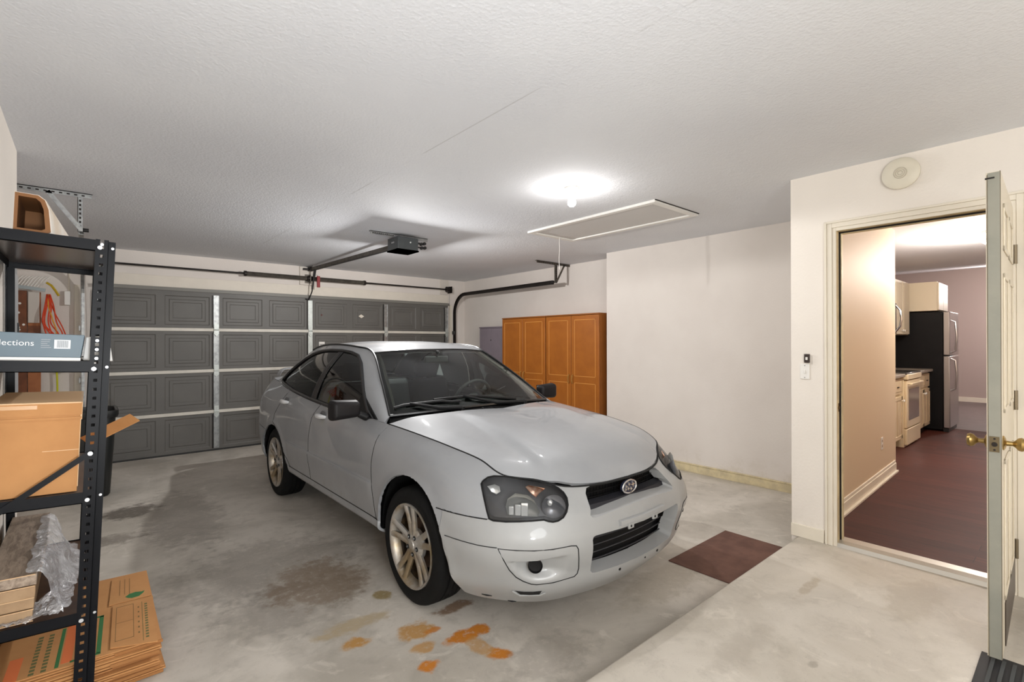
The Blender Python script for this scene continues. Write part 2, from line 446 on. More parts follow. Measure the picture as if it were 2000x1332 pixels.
# torsion spring assembly
ts = thing('torsion_spring_shaft', 'long steel torsion shaft with coiled springs over the garage door', 'garage door spring', (0, 0, 0))
MB().cyl((.1, 7.49, 2.375), (5.02, 7.49, 2.375), .0125, 12).build('shaft', M_dark, ts, smooth=True)
def spring(x0, x1, r=.027, w=.0045, turns=95):
    pts = []
    n = turns*8
    for i in range(n+1):
        t = i/n; a = 2*math.pi*turns*t
        pts.append((x0+(x1-x0)*t, 7.49+r*math.cos(a), 2.375+r*math.sin(a)))
    return MB().tube(pts, w, 5).build('spring', M_galD, ts, smooth=True)
spring(1.66, 2.46); spring(2.56, 3.36)
for xx in (1.63, 2.47, 2.53, 3.34):
    MB().cyl((xx, 7.49, 2.375), (xx+.03, 7.49, 2.375), .036).build('spring_cone', M_dark, ts, smooth=True)
MB().box(2.50, 2.512, 7.45, 7.572, 2.33, 2.42).box(2.46, 2.55, 7.562, 7.572, 2.31, 2.44).build('centre_bracket', M_galD, ts)
for xx, s in ((4.93, 1), (.13, -1)):
    MB().lathe([(0, -.03), (.05, -.03), (.05, -.02), (.04, -.015), (.04, .015), (.055, .02), (.055, .03), (0, .03)], (xx, 7.49, 2.375), 'x').build('cable_drum', M_dark, ts, smooth=True)
    MB().box(xx+s*.05-.003, xx+s*.05+.003, 7.43, 7.572, 2.31, 2.43).build('end_bracket', M_dark, ts)
    MB().tube([(xx+s*.01, 7.45, 2.375), (xx+s*.02, 7.52, .1)], .0025, 5).build('lift_cable', M_dark, ts)

# tracks
def track(s, label):
    X = 2.53+s*2.545
    o = thing('garage_door_track', label, 'door track', (0, 0, 0), group='tracks of the garage door')
    pts = [(X, 7.515, .02), (X, 7.515, 1.95)]
    for a in range(0, 91, 9):
        pts.append((X, 7.515-.33*(1-math.cos(R(a))), 1.95+.33*math.sin(R(a))))
    pts.append((X, 5.0, 2.285))
    b = MB()
    # C profile swept
    prof = [(-.028, .0), (-.028, .028), (-.014, .034), (.014, .034), (.028, .028), (.028, .0), (.024, 0), (.022, .024), (-.022, .024), (-.024, 0)]
    rings = []
    P_ = [Vector(p) for p in pts]
    for i, p in enumerate(P_):
        d = (P_[min(i+1, len(P_)-1)]-P_[max(i-1, 0)]).normalized()
        u = Vector((s, 0, 0)); v = u.cross(d)
        rings.append([b.bm.verts.new(p+v*a+u*c) for a, c in prof])
    n = len(prof)
    for A, B in zip(rings, rings[1:]):
        for k in range(n): b.bm.faces.new((A[k], A[(k+1) % n], B[(k+1) % n], B[k]))
    b.bm.faces.new(rings[0][::-1]); b.bm.faces.new(rings[-1])
    b.build('rail', M_dark if s > 0 else M_gal, o)
    for z in (.4, 1.0, 1.6): MB().box(X+s*.01, X+s*.05, 7.53, YD, z-.03, z+.03).build('wall_bracket', M_gal, o)
    cm = M_galD if s > 0 else M_gal
    a0, a1 = ((4.70, 5.37) if s > 0 else (-.60, .035))
    y0 = 4.95
    b = MB().box(a0, a1, y0-.017, y0+.017, H-.006, H-.001).box(a0, a1, y0-.017, y0-.013, H-.035, H-.001)
    b.build('ceiling_angle', cm, o)
    xv = X+s*.02
    xd = xv+(.16 if s > 0 else -.18)
    xv0 = xv
    b = MB().box(xv-.015, xv+.015, y0-.012, y0-.008, 2.27, H-.01).box(xv-.015, xv-.011, y0-.012, y0+.018, 2.27, H-.01)
    b.build('hanger_strap', cm, o)
    MB().bar((xv, y0-.015, 2.29), (xd, y0-.015, H-.02), .004, .03, up=(0, 0, 1) if False else (s*.1, 0, 1)).build('hanger_brace', cm, o)
    # punched holes
    hb_ = MB()
    for i in range(8): hb_.box(xv-.006, xv+.006, y0-.0135, y0-.0125, 2.30+i*.032, 2.316+i*.032)
    for i in range(14):
        xx = a0+.03+i*(a1-a0-.05)/14; hb_.box(xx, xx+.018, y0-.0185, y0-.0172, H-.026, H-.016)
    hb_.build('perforation', M_dark, o)
    MB().cyl((X-.03, 4.985, 2.29), (X+.03, 4.985, 2.29), .014).build('stop_bolt', M_black, o)
    return o
track(1, 'dark steel track curving from the door to a hanger above the orange cabinets')
track(-1, 'galvanized steel track hung from a punched angle above the metal rack')

# opener
op = thing('garage_door_opener', 'small dark grey garage door opener motor hung under the ceiling', 'door opener', (0, 0, 0))
M_op = mat('opener_grey', srgb(74, 78, 80), .35)
MB().box(2.43, 2.67, 4.62, 4.85, 2.392, 2.528).build('motor_housing', M_op, op, bevel=.008)
MB().box(2.426, 2.674, 4.616, 4.854, 2.384, 2.398).build('base_cover', mat('opener_base_black', (0., 0., 0.), 1., spec=0.), op)
MB().cyl((2.575, 4.614, 2.475), (2.575, 4.62, 2.475), .008).build('indicator_lamp', mat('indicator_white', srgb(230, 232, 230), .3), op)
MB().box(2.4285, 2.43, 4.70, 4.76, 2.465, 2.48).build('badge', mat('badge_silver', srgb(190, 190, 190), .3, .5), op)
b = MB().box(2.17, 2.83, 4.70, 4.735, H-.006, H-.001).box(2.17, 2.83, 4.70, 4.704, H-.035, H-.001)
b.build('mounting_angle', M_gal, op)
hb_ = MB()
for i in range(11): hb_.box(2.19+i*.022, 2.202+i*.022, 4.6985, 4.6995, H-.028, H-.015)
hb_.build('perforation', M_dark, op)
MB().bar((2.53, 4.85, 2.465), (2.53, 7.53, 2.515), .035, .045).build('drive_rail', M_galD, op)
MB().bar((2.53, 4.85, 2.438), (2.53, 7.5, 2.488), .02, .008).build('drive_chain', M_black, op)
MB().box(2.50, 2.56, 7.46, 7.57, 2.49, 2.545).box(2.43, 2.52, 7.53, 7.57, 2.50, 2.53).build('header_bracket', M_dark, op)
MB().bar((2.535, 7.36, 2.49), (2.535, 7.40, 2.40), .03, .03).build('trolley', M_black, op)
MB().tube([(2.535, 7.38, 2.43), (2.52, 7.44, 2.18), (2.50, 7.52, 2.06), (2.46, 7.535, 2.075)], .009, 8).build('door_arm', M_black, op, smooth=True)
MB().tube([(2.55, 7.34, 2.42), (2.57, 7.34, 2.40)], .002, 6).build('release_cord', M_dark, op)
MB().box(2.555, 2.60, 7.325, 7.345, 2.235, 2.40).build('release_handle', mat('release_red', srgb(130, 20, 24), .4), op, bevel=.005)
tr = MB()
for i, (dx, dz) in enumerate(((2.74, 2.49), (2.78, 2.50), (2.745, 2.45), (2.785, 2.455))):
    tr.tube([(2.67, 4.72, 2.48), (2.71, 4.71, dz), (dx, 4.70, dz)], .006, 6); tr.lathe([(0, -.012), (.017, -.012), (.017, .012), (0, .012)], (dx+.01, 4.70, dz), 'y', 12)
tr.build('cord_plug', M_black, op)

# bulb
bl = thing('ceiling_lamp', 'bare round bulb in a white porcelain holder, lit, on the ceiling', 'lamp', (2.70, 2.46, H))
MB().lathe([(0, 0), (.055, 0), (.055, -.012), (.042, -.03), (.026, -.04), (.022, -.062), (0, -.062)]).build('lamp_holder', M_white, bl, smooth=True)
M_bulb = mat('lit_bulb', (1, 1, 1), .4, emit=(1, .95, .88), es=22)
MB().lathe([(0, -.062), (.014, -.064), (.016, -.075), (.026, -.09), (.031, -.105), (.029, -.122), (.018, -.135), (0, -.14)], n=24).build('bulb', M_bulb, bl, smooth=True)

# alarm horn over the doorway
al = thing('alarm_sounder', 'round white alarm disc mounted above the kitchen doorway', 'alarm', (3.750, .727, 2.441))
MB().lathe([(0, 0), (.06, 0), (.06, -.012), (.088, -.016), (.094, -.024), (.094, -.032), (.088, -.038), (.05, -.042), (0, -.043)], axis='x').build('housing', mat('alarm_cream', srgb(222, 215, 198), .45), al, smooth=True)
b = MB()
for r_ in (.012, .022, .032): b.tube([(-.044, r_*math.cos(a*.3927), r_*math.sin(a*.3927)) for a in range(16)], .0022, 5, closed=True)
b.build('grille_ring', mat('alarm_cream_dark', srgb(196, 188, 170), .5), al, smooth=True)

# wall controls
def tiny(name, label, cat, m, b, **k): return tag(b.build(name, m, **k), label, cat)
sw = thing('light_switch', 'white light switch plate beside the kitchen doorway', 'light switch', (3.744, 1.262, 1.222))
MB().box(-.006, 0, -.03, .03, -.052, .052).build('cover_plate', M_white, sw, bevel=.003)
MB().box(-.012, -.005, -.005, .005, -.012, .012).build('toggle', M_white, sw, bevel=.002)
for zz in (-.041, .041): MB().box(-.0066, -.006, -.003, .003, zz-.003, zz+.003).build('screw', M_gal, sw)
bt = thing('opener_button', 'small dark brown push button above the light switch', 'push button', (3.744, 1.247, 1.313))
MB().box(-.016, 0, -.017, .017, -.03, .03).build('button_case', mat('button_brown', srgb(56, 44, 40), .4), bt, bevel=.004)
MB().box(-.019, -.015, -.007, .007, -.011, .009).build('button', M_white, bt, bevel=.002)

# ================================================================ CABINETS
M_or = mat('orange_wood_laminate', srgb(166, 97, 31), .42, c2=srgb(157, 90, 28), vscale=5)
M_orL = mat('routed_orange_line', srgb(205, 140, 66), .45)
M_or2 = mat('orange_wood_side', srgb(150, 88, 30), .5, var=.2, vscale=4)
M_hdl = mat('brass_bow_handle', srgb(200, 160, 90), .3, .6)
def wardrobe(y0, y1, label):
    x0, x1 = 4.95, 5.36
    o = thing('storage_cabinet', label, 'cabinet', (x0, y0, 0), group='orange cabinets in the wall recess')
    W = y1-y0
    MB().box(.018, x1-x0, 0, W, .08, 1.79).box(.04, x1-x0, .01, W-.01, 0, .08).build('carcass', M_or2, o)
    MB().box(-.004, x1-x0, -.004, W+.004, 1.785, 1.803).build('top_panel', M_or2, o, bevel=.003)
    for k in range(2):
        a, c = k*W/2+.003, (k+1)*W/2-.003
        d = MB().box(0, .018, a, c, .085, 1.78).build('door', M_or, o, bevel=.003)
        ln = MB()
        for za, zb in ((.16, .885), (.968, 1.725)):
            ya, yb = a+.055, c-.055
            for q in ((ya, yb, za, za+.009), (ya, yb, zb-.009, zb), (ya, ya+.009, za, zb), (yb-.009, yb, za, zb)):
                ln.box(-.0035, .001, *q)
            ya, yb, za, zb = ya+.012, yb-.012, za+.012, zb-.012
        ln.build('routed_moulding', M_orL, d, bevel=.0015)
        yh = c-.03 if k == 0 else a+.03
        MB().tube([(-.002, yh, .87), (-.022, yh, .885), (-.03, yh, .93), (-.022, yh, .975), (-.002, yh, .99)], [.006, .007, .005, .007, .006], 8).build('handle', M_hdl, d, smooth=True)
    return o
wardrobe(4.05, 5.01, 'orange laminate two door cabinet next to the plain cream wall')
wardrobe(5.025, 5.985, 'orange laminate two door cabinet beside the grey metal locker')
M_lk = mat('mauve_grey_metal', srgb(128, 118, 126), .45, var=.08, vscale=3)
lk = thing('metal_locker', 'mauve grey metal locker cabinet left of the orange cabinets', 'cabinet', (5.0, 6.04, 0))
MB().box(0.012, .36, 0, .61, 0, 1.67).build('carcass', M_lk, lk, bevel=.004)
MB().box(-.004, .36, -.004, .614, 1.66, 1.68).build('top_panel', M_lk, lk, bevel=.003)
for k in range(2):
    d = MB().box(0, .012, .01+k*.297, .30+k*.297, .06, 1.65).build('door', M_lk, lk, bevel=.003)
    if k == 0: MB().cyl((-.02, .27, 1.0), (0, .27, 1.0), .012).build('handle', M_black, d); MB().cyl((-.012, .29, 1.46), (0, .29, 1.46), .008).build('lock', M_black, d)

# brown floor mat and rubber doormat
o = tag(MB().box(2.872, 3.65, 1.345, 1.78, 0, .007).build('floor_mat', mat('brown_mat', srgb(106, 74, 62), .8, c2=srgb(92, 62, 52), vscale=9, bump=.3, bscale=160), bevel=.002), 'flat brown rectangular mat on the floor below the landing', 'mat')
dm = thing('doormat', 'dark ribbed rubber doormat under the open kitchen door', 'doormat', (2.57, 0.0, PZ))
MB().box(-.37, .372, -.32, .30, 0, .006).build('mat_base', mat('doormat_black', srgb(38, 38, 40), .7), dm, bevel=.002)
b = MB()
for i in range(18): b.box(-.34, .34, -.29+i*.032, -.278+i*.032, .006, .010)
b.build('rib_pattern', mat('doormat_fibre', srgb(70, 72, 72), .9), dm)

# ================================================================ KITCHEN DOOR
M_door = mat('door_cream_paint', srgb(222, 212, 192), .4, var=.05, vscale=3)
M_edge = mat('weathered_door_edge', srgb(152, 150, 138), .5, c2=srgb(140, 140, 130), vscale=4, spec=.3)
kd = thing('door_2', 'cream panel door standing open, seen edge on', 'door', (0, 0, 0)); kd['kind'] = 'structure'
KX0, KX1, KY0, KY1, KB, KT = 2.862, 3.705, .229, .274, .112, 2.134
MB().box(KX0+.002, KX1, KY0, KY1, KB, KT).build('door_leaf', M_door, kd)
b = MB().box(KX0-.0015, KX0+.003, KY0+.002, KY1-.006, KB, KT-.003)
b.build('door_edge', M_edge, kd)
MB().box(KX0-.002, KX0+.002, KY1-.006, KY1-.004, KB, KT-.01).box(KX0-.001, KX0+.002, KY0-.0, KY0+.003, KB, KT).build('edge_seam', mat('edge_seam_brown', srgb(96, 84, 62), .6), kd)
MB().box(KX0-.004, KX0+.004, KY0+.018, KY1+.002, KT-.028, KT-.022).build('edge_nick', M_dark, kd)
pn = MB()
for sy, yy in ((-1, KY0), (1, KY1)):
    for x0, x1 in ((2.98, 3.25), (3.33, 3.60)):
        for z0, z1 in ((.32, .92), (1.12, 1.72), (1.82, 2.02)):
            for q in ((x0, x1, z0, z0+.02), (x0, x1, z1-.02, z1), (x0, x0+.02, z0, z1), (x1-.02, x1, z0, z1)):
                pn.box(q[0], q[1], yy, yy+sy*.006, q[2], q[3])
pn.build('panel_moulding', M_door, kd, bevel=.002)
M_brass = mat('old_brass', srgb(176, 148, 92), .28, .9, var=.3, vscale=30)
for s, y in ((1, KY1), (-1, KY0)):
    MB().lathe([(0, 0), (.03, 0), (.031, s*.004), (.024, s*.008), (.011, s*.012), (.0095, s*.03), (.014, s*.036), (.026, s*.046), (.029, s*.056), (.024, s*.066), (0, s*.07)], (2.925, y, 1.0), 'y', 20).build('door_knob', M_brass, kd, smooth=True)
MB().box(KX0-.004, KX0-.0005, KY0+.006, KY1-.008, .968, 1.032).build('latch_plate', mat('latch_dark_brass', srgb(110, 98, 76), .35, .8), kd)
MB().cyl((KX0-.012, KY0+.021, 1.0), (KX0-.003, KY0+.021, 1.0), .009, 12).cyl((KX0-.006, KY0+.021, 1.023), (KX0-.003, KY0+.021, 1.023), .004, 8).cyl((KX0-.006, KY0+.021, .977), (KX0-.003, KY0+.021, .977), .004, 8).build('latch_bolt', M_dark, kd)
for z in (1.885, 1.118, .337):
    b = MB().cyl((3.705, .221, z-.05), (3.705, .221, z+.05), .009, 12)
    b.box(3.68, 3.705, .2265, .2285, z-.05, z+.05)
    b.build('hinge', mat('hinge_steel', srgb(140, 128, 108), .35, .8), kd)
MB().box(3.0, 3.70, KY0-.004, KY0-.0005, .115, .30).build('shaded_kick_plate', mat('shaded_kick_plate', srgb(84, 74, 66), .4, .4), kd)  # plate darkened to stand in for the shade behind the door
ang = R(1.5); pv = Vector((KX0, .25, 0)); kd.rotation_euler = (0, 0, ang)
kd.location = pv-Matrix.Rotation(ang, 3, 'Z') @ pv
# ================================================================ KITCHEN BEYOND THE DOORWAY
def laminate():
    m, nt, b = new_mat('dark_laminate'); t = NT(nt)
    br = t.n('ShaderNodeTexBrick'); br.inputs['Scale'].default_value = 1
    br.inputs['Brick Width'].default_value = 1.2; br.inputs['Row Height'].default_value = .125
    br.inputs['Mortar Size'].default_value = .0015; br.offset = .37
    br.inputs['Color1'].default_value = rgb(srgb(84, 44, 34)); br.inputs['Color2'].default_value = rgb(srgb(70, 36, 28)); br.inputs['Mortar'].default_value = rgb(srgb(40, 26, 22))
    t.l(t.mapv(rot=(0, 0, R(90))), br.inputs['Vector'])
    g = t.ramp(t.noise(6, 5, .6, vec=t.mapv(scale=(12, 1, 1))), .35, .7)
    t.l(t.mix(t.math('MULTIPLY', g, .5), br.outputs['Color'], srgb(48, 27, 22)), b.inputs['Base Color'])
    b.inputs['Roughness'].default_value = .55; b.inputs['Specular IOR Level'].default_value = .12
    return m
M_lam = laminate()
M_kw = mat('pantry_wall_paint', srgb(212, 192, 164), .6, bump=.1)
M_kw2 = mat('hall_wall_paint', srgb(176, 160, 154), .7)
M_kc = mat('kitchen_ceiling_paint', srgb(232, 232, 236), .8, bump=.2)
M_cab = mat('pickled_cabinet', srgb(214, 194, 160), .45, c2=srgb(202, 180, 146), vscale=5)
M_cabW = mat('white_cabinet_side', srgb(226, 212, 184), .45)
struct(MB().box(3.875, 5.9, -1.2, 1.3, -.12, KZ).box(5.9, 9.9, -1.2, 2.2, -.12, KZ).build('floor_kitchen', M_lam), 'dark red brown plank floor of the kitchen', 'floor')
slab('floor_hall', 9.9, 14.6, -1.2, 3.4, -.12, KZ, mat('hall_floor', srgb(112, 100, 98), .6, var=.1), 'greyish floor beyond the kitchen planks', 'floor')
struct(MB().box(3.86, 5.9, -1.2, 1.3, H, H+.1).box(5.9, 10.0, -1.2, 2.2, H, H+.1).build('ceiling_kitchen', M_kc), 'grey white kitchen ceiling', 'ceiling')
b = MB().prism([(10.0, H), (14.6, 3.0), (14.6, 3.1), (10.0, H+.1)], -1.2, 3.4, lambda u, v, w: (u, w, v))
struct(b.build('ceiling_hall', M_kc), 'rising ceiling over the hall beyond the kitchen', 'ceiling')
b = MB().prism([(3.87, 1.205), (6.2, 1.272), (6.2, 1.31), (3.87, 1.31)], KZ, H)
struct(b.build('wall_kitchen', M_kw), 'warm tan kitchen wall just inside the doorway', 'wall')
b = MB().prism([(3.875, 1.19), (6.215, 1.257), (6.2, 1.275), (3.875, 1.207)], KZ, KZ+.09)
b.prism([(3.875, 1.196), (6.215, 1.263), (6.2, 1.275), (3.875, 1.207)], KZ+.09, KZ+.115)
b.prism([(3.875, 1.172), (6.225, 1.24), (6.215, 1.26), (3.875, 1.19)], KZ, KZ+.018)
struct(b.build('baseboard_kitchen', M_trim, bevel=.002), 'pale baseboard below the tan kitchen wall', 'baseboard')
slab('wall_kitchen_return', 6.2, 6.26, 1.272, 2.2, KZ, H, M_kw, 'return of the tan kitchen wall', 'wall')
slab('wall_kitchen_back', 6.26, 9.9, 2.1, 2.2, KZ, H, M_kw2, 'kitchen wall behind the range', 'wall')
slab('wall_kitchen_near', 3.86, 14.6, -1.3, -1.2, KZ, 3.1, M_kw2, 'kitchen wall hidden by the open door', 'wall')
slab('wall_hall', 14.5, 14.6, -1.2, 3.4, KZ, 3.1, M_kw2, 'mauve grey far wall beyond the kitchen', 'wall')
slab('wall_hall_side', 9.9, 14.6, 3.3, 3.4, KZ, 3.1, M_kw2, 'side wall of the hall beyond the kitchen', 'wall')
slab('baseboard_hall', 14.47, 14.5, -1.2, 3.3, KZ, KZ+.1, M_trim, 'white baseboard along the far mauve grey wall', 'baseboard')
# outlet on the tan wall
ou = thing('wall_outlet', 'pale electrical outlet low on the tan kitchen wall', 'outlet', (5.66, 1.2565, .47), R(1.65))
MB().box(-.035, .035, -.005, 0, -.057, .057).build('cover_plate', M_white, ou, bevel=.002)
for zz in (-.024, .024): MB().box(-.015, .015, -.0065, -.005, zz-.012, zz+.012).build('socket', mat('socket_beige', srgb(170, 150, 130), .5), ou)

def base_cab(x0, x1, y0, label, drawers=True):
    o = thing('base_cabinet', label, 'kitchen cabinet', (x0, y0, KZ), group='pickled base cabinets in the kitchen')
    W = x1-x0
    MB().box(0, W, .02, .6, .1, .875).build('carcass', M_cabW, o)
    MB().box(.01, W, .07, .6, 0, .1).build('toe_kick', M_black, o)
    n = max(1, round(W/.42))
    for k in range(n):
        a, c = k*W/n+.008, (k+1)*W/n-.008
        d = MB().box(a, c, 0, .02, .12, .64).box(a, a+.045, -.006, 0, .12, .64).box(c-.045, c, -.006, 0, .12, .64).box(a, c, -.006, 0, .12, .165).box(a, c, -.006, 0, .595, .64).box((a+c)/2-.015, (a+c)/2+.015, -.005, 0, .16, .6).build('door', M_cab, o, bevel=.002)
        xk = c-.03 if k % 2 == 0 else a+.03
        MB().lathe([(0, -.03), (.016, -.028), (.016, -.02), (.006, -.012), (.006, 0)], (xk, -.006, .585), 'y', 12).build('knob', M_white, d, smooth=True)
        dr = MB().box(a, c, 0, .02, .67, .855).box(a+.03, c-.03, -.004, 0, .70, .83).build('drawer', M_cab, o, bevel=.002)
        MB().box((a+c)/2-.03, (a+c)/2+.03, -.016, -.004, .755, .765).build('knob', M_dark, dr)
    return o
base_cab(6.27, 7.655, 1.49, 'pickled wood base cabinet to the left of the range')
base_cab(8.455, 9.3, 1.49, 'pickled wood base cabinet between the range and the fridge')
ct = mat('grey_laminate_counter', srgb(140, 130, 118), .4)
tag(MB().box(6.265, 7.655, 1.455, 2.1, KZ+.88, KZ+.915).build('countertop', ct, bevel=.005), 'grey countertop left of the range', 'countertop', 'grey countertops in the kitchen')
tag(MB().box(8.455, 9.33, 1.455, 2.1, KZ+.88, KZ+.915).build('countertop', ct, bevel=.005), 'grey countertop between the range and the fridge', 'countertop', 'grey countertops in the kitchen')
M_alm = mat('almond_enamel', srgb(224, 206, 172), .3)
M_ovg = mat('oven_glass', srgb(98, 78, 62), .15, spec=.7)
rg = thing('kitchen_range', 'almond enamel range with glass oven door in the kitchen', 'stove', (7.67, 1.446, KZ))
MB().box(0, .77, .03, .62, 0, .90).build('range_body', M_alm, rg, bevel=.004)
MB().box(-.006, .776, .0, .62, .90, .925).build('cooktop', mat('cooktop_black', srgb(60, 56, 52), .2), rg, bevel=.004)
MB().box(-.004, .774, -.012, .04, .84, .905).build('control_rim', M_alm, rg, bevel=.006)
d = MB().box(.01, .76, .0, .03, .24, .83).build('oven_door', M_alm, rg, bevel=.005)
MB().box(.10, .67, -.003, .0, .33, .72).build('oven_window', M_ovg, d)
MB().tube([(.06, 0, .79), (.06, -.035, .79), (.71, -.035, .79), (.71, 0, .79)], .011, 8).build('oven_handle', M_alm, d, smooth=True)
MB().box(.01, .76, .0, .03, .03, .225).build('storage_drawer', M_alm, rg, bevel=.005)
MB().box(.0, .77, .57, .64, .925, 1.05).build('backguard', M_alm, rg, bevel=.005)
# wall cabinets, microwave, fridge
M_mw = mat('wall_cabinet_cream', srgb(226, 214, 190), .45)
wc = thing('wall_cabinet', 'cream wall cabinet hung beside the microwave', 'kitchen cabinet', (8.46, 1.74, 0), group='cream wall cabinets in the kitchen')
MB().box(0, .87, .0, .36, 1.52, 2.30).build('carcass', M_mw, wc, bevel=.003)
for k in range(2):
    a = .01+k*.43
    d = MB().box(a, a+.41, -.018, 0, 1.53, 2.29).box(a+.05, a+.36, -.022, -.018, 1.58, 2.24).build('door', M_mw, wc, bevel=.003)
    MB().lathe([(0, -.028), (.016, -.026), (.016, -.018), (.006, -.01), (.006, 0)], (a+(.37 if k == 0 else .04), -.018, 1.58), 'y', 12).build('knob', M_white, d, smooth=True)
wo = thing('wall_cabinet', 'cream cabinet hung above the black fridge', 'kitchen cabinet', (9.42, 1.42, 0), group='cream wall cabinets in the kitchen')
MB().box(0, .73, .0, .67, 1.875, 2.30).build('carcass', M_mw, wo, bevel=.003)
MB().box(.01, .36, -.018, 0, 1.885, 2.29).box(.37, .72, -.018, 0, 1.885, 2.29).build('door', M_mw, wo, bevel=.003)
mw = thing('microwave', 'black microwave with a curved chrome handle over the range', 'microwave', (7.68, 1.70, 1.53))
MB().box(0, .755, .0, .4, 0, .42).build('microwave_body', M_black, mw, bevel=.005)
MB().tube([(.70, -.002, .03), (.70, -.05, .10), (.70, -.065, .21), (.70, -.05, .32), (.70, -.002, .39)], .012, 8).build('handle', mat('chrome', (.8, .8, .8), .12, 1), mw, smooth=True)
fr = thing('refrigerator', 'black sided fridge with stainless doors at the kitchen end', 'fridge', (9.42, 1.30, KZ))
M_blk = mat('black_fridge_side', srgb(17, 16, 18), .5, var=.4, vscale=5, spec=.2)
M_ss = mat('stainless', srgb(176, 172, 172), .3, .7)
MB().box(0, .72, .06, .74, .03, 1.745).build('fridge_body', M_blk, fr, bevel=.005)
for z0, z1 in ((.06, 1.10), (1.115, 1.745)):
    d = MB().box(.0, .72, -.02, .055, z0, z1).build('door', M_ss, fr, bevel=.01)
    zz = (z1-.5, z1-.03) if z0 < 1 else (z0+.03, z1-.12)
    MB().tube([(.06, -.02, zz[0]), (.06, -.07, zz[0]+.03), (.06, -.085, (zz[0]+zz[1])/2), (.06, -.07, zz[1]-.03), (.06, -.02, zz[1])], .013, 8).build('handle', M_ss, d, smooth=True)
MB().box(.02, .70, .0, .06, .0, .055).build('toe_grille', M_black, fr)
# kitchen lamp
kl = thing('ceiling_lamp', 'lit white glass ceiling lamp in the kitchen', 'lamp', (7.05, .62, H))
MB().lathe([(0, 0), (.09, 0), (.09, -.03), (0, -.03)]).build('lamp_holder', M_white, kl, smooth=True)
MB().lathe([(0, -.03), (.085, -.03), (.105, -.06), (.10, -.1), (.06, -.13), (0, -.14)], n=24).build('glass_shade', mat('lit_glass', (1, 1, 1), .4, emit=(1, .93, .82), es=14), kl, smooth=True)
# ================================================================ CAR
# local frame: x forward from the front axle, y to the car's left, z up
CAR = thing('car', 'silver four door sedan parked nose toward the landing', 'car', (2.18, 2.42, 0), R(-90))
def car_paint():
    m, nt, b = new_mat('silver_car_paint'); t = NT(nt)
    n = t.noise(900, 2, .6)
    g = t.ramp(t.noise(2.2, 4, .6), .4, .7)
    c = t.mix(g, srgb(154, 156, 159), srgb(147, 149, 152))
    # road dirt low on the doors and sills
    z = t.n('ShaderNodeSeparateXYZ'); t.l(t.coord(), z.inputs[0])
    low = t.ramp(z.outputs['Z'], .28, .50, 1, 0)
    d = t.ramp(t.noise(8, 6, .7), .45, .75)
    c = t.mix(t.math('MULTIPLY', t.math('MULTIPLY', low, d), .4), c, srgb(120, 112, 92))
    # scuffs on the fender
    sc = t.ramp(t.noise(5, 4, .7, vec=t.mapv(scale=(1, 1, 3.2)), dist=.4), .60, .68)
    c = t.mix(t.math('MULTIPLY', sc, .18), c, srgb(140, 142, 144))
    t.l(c, b.inputs['Base Color'])
    b.inputs['Metallic'].default_value = .15
    b.inputs['Roughness'].default_value = .55
    b.inputs['Specular IOR Level'].default_value = .3
    b.inputs['Coat Weight'].default_value = .7; b.inputs['Coat Roughness'].default_value = .035
    return m
M_paint = car_paint()
M_bpaint = mat('bumper_paint', srgb(160, 161, 161), .55, .12, var=.05, vscale=4, coat=.5)
M_trimk = mat('black_car_trim', (.006, .006, .0065), .55, spec=.25)
M_gap = mat('shut_line_black', (.006, .006, .006), .9)
M_inner = mat('wheel_well_black', (.006, .006, .006), .95, spec=.1)
M_cloth = mat('seat_cloth', srgb(70, 70, 71), .9)
M_dash = mat('dash_plastic', srgb(66, 66, 66), .75)
def glass_mat(name, tint, fac=.06, rough=.0):
    m = bpy.data.materials.new(name); m.use_nodes = True; nt = m.node_tree; nt.nodes.clear(); t = NT(nt)
    out = t.n('ShaderNodeOutputMaterial'); tr = t.n('ShaderNodeBsdfTransparent'); tr.inputs[0].default_value = rgb(tint)
    gl = t.n('ShaderNodeBsdfGlossy'); gl.inputs['Roughness'].default_value = rough
    fr_ = t.n('ShaderNodeFresnel'); fr_.inputs['IOR'].default_value = 1.5
    mx = t.n('ShaderNodeMixShader')
    t.l(t.math('ADD', t.math('MULTIPLY', fr_.outputs[0], 1.15), fac-.06, True), mx.inputs[0])
    t.l(tr.outputs[0], mx.inputs[1]); t.l(gl.outputs[0], mx.inputs[2]); t.l(mx.outputs[0], out.inputs[0])
    return m
M_ws = glass_mat('windshield_glass', (.78, .86, .82))
M_sg = glass_mat('side_window_glass', (.42, .47, .45))
M_lens = glass_mat('lamp_lens', (.80, .80, .80))
M_chr = mat('chrome_bright', (.85, .85, .86), .12, 1)
M_refl = mat('reflector', (.80, .80, .78), .25, .35)

def crspline(P, n):
    """P: (k, 3) control points -> n points, chord-length parameter, C1 cubic"""
    P = np.array(P, float)
    t = np.concatenate([[0], np.cumsum(np.linalg.norm(np.diff(P, axis=0), axis=1)+1e-9)])
    return crs_t(P, t, np.linspace(0, t[-1], n))
def crs_t(P, t, T):
    P = np.array(P, float); K = len(P)
    m = np.zeros_like(P)
    for i in range(K):
        if i == 0: m[i] = (P[1]-P[0])/(t[1]-t[0])
        elif i == K-1: m[i] = (P[-1]-P[-2])/(t[-1]-t[-2])
        else:
            h0, h1 = t[i]-t[i-1], t[i+1]-t[i]
            d0, d1 = (P[i]-P[i-1])/h0, (P[i+1]-P[i])/h1
            m[i] = (h1*d0+h0*d1)/(h0+h1)
    out = []
    for x in T:
        i = min(max(int(np.searchsorted(t, x)-1), 0), K-2)
        h = t[i+1]-t[i]; s = (x-t[i])/h
        out.append((2*s**3-3*s*s+1)*P[i]+(s**3-2*s*s+s)*h*m[i]+(-2*s**3+3*s*s)*P[i+1]+(s**3-s*s)*h*m[i+1])
    return np.array(out)

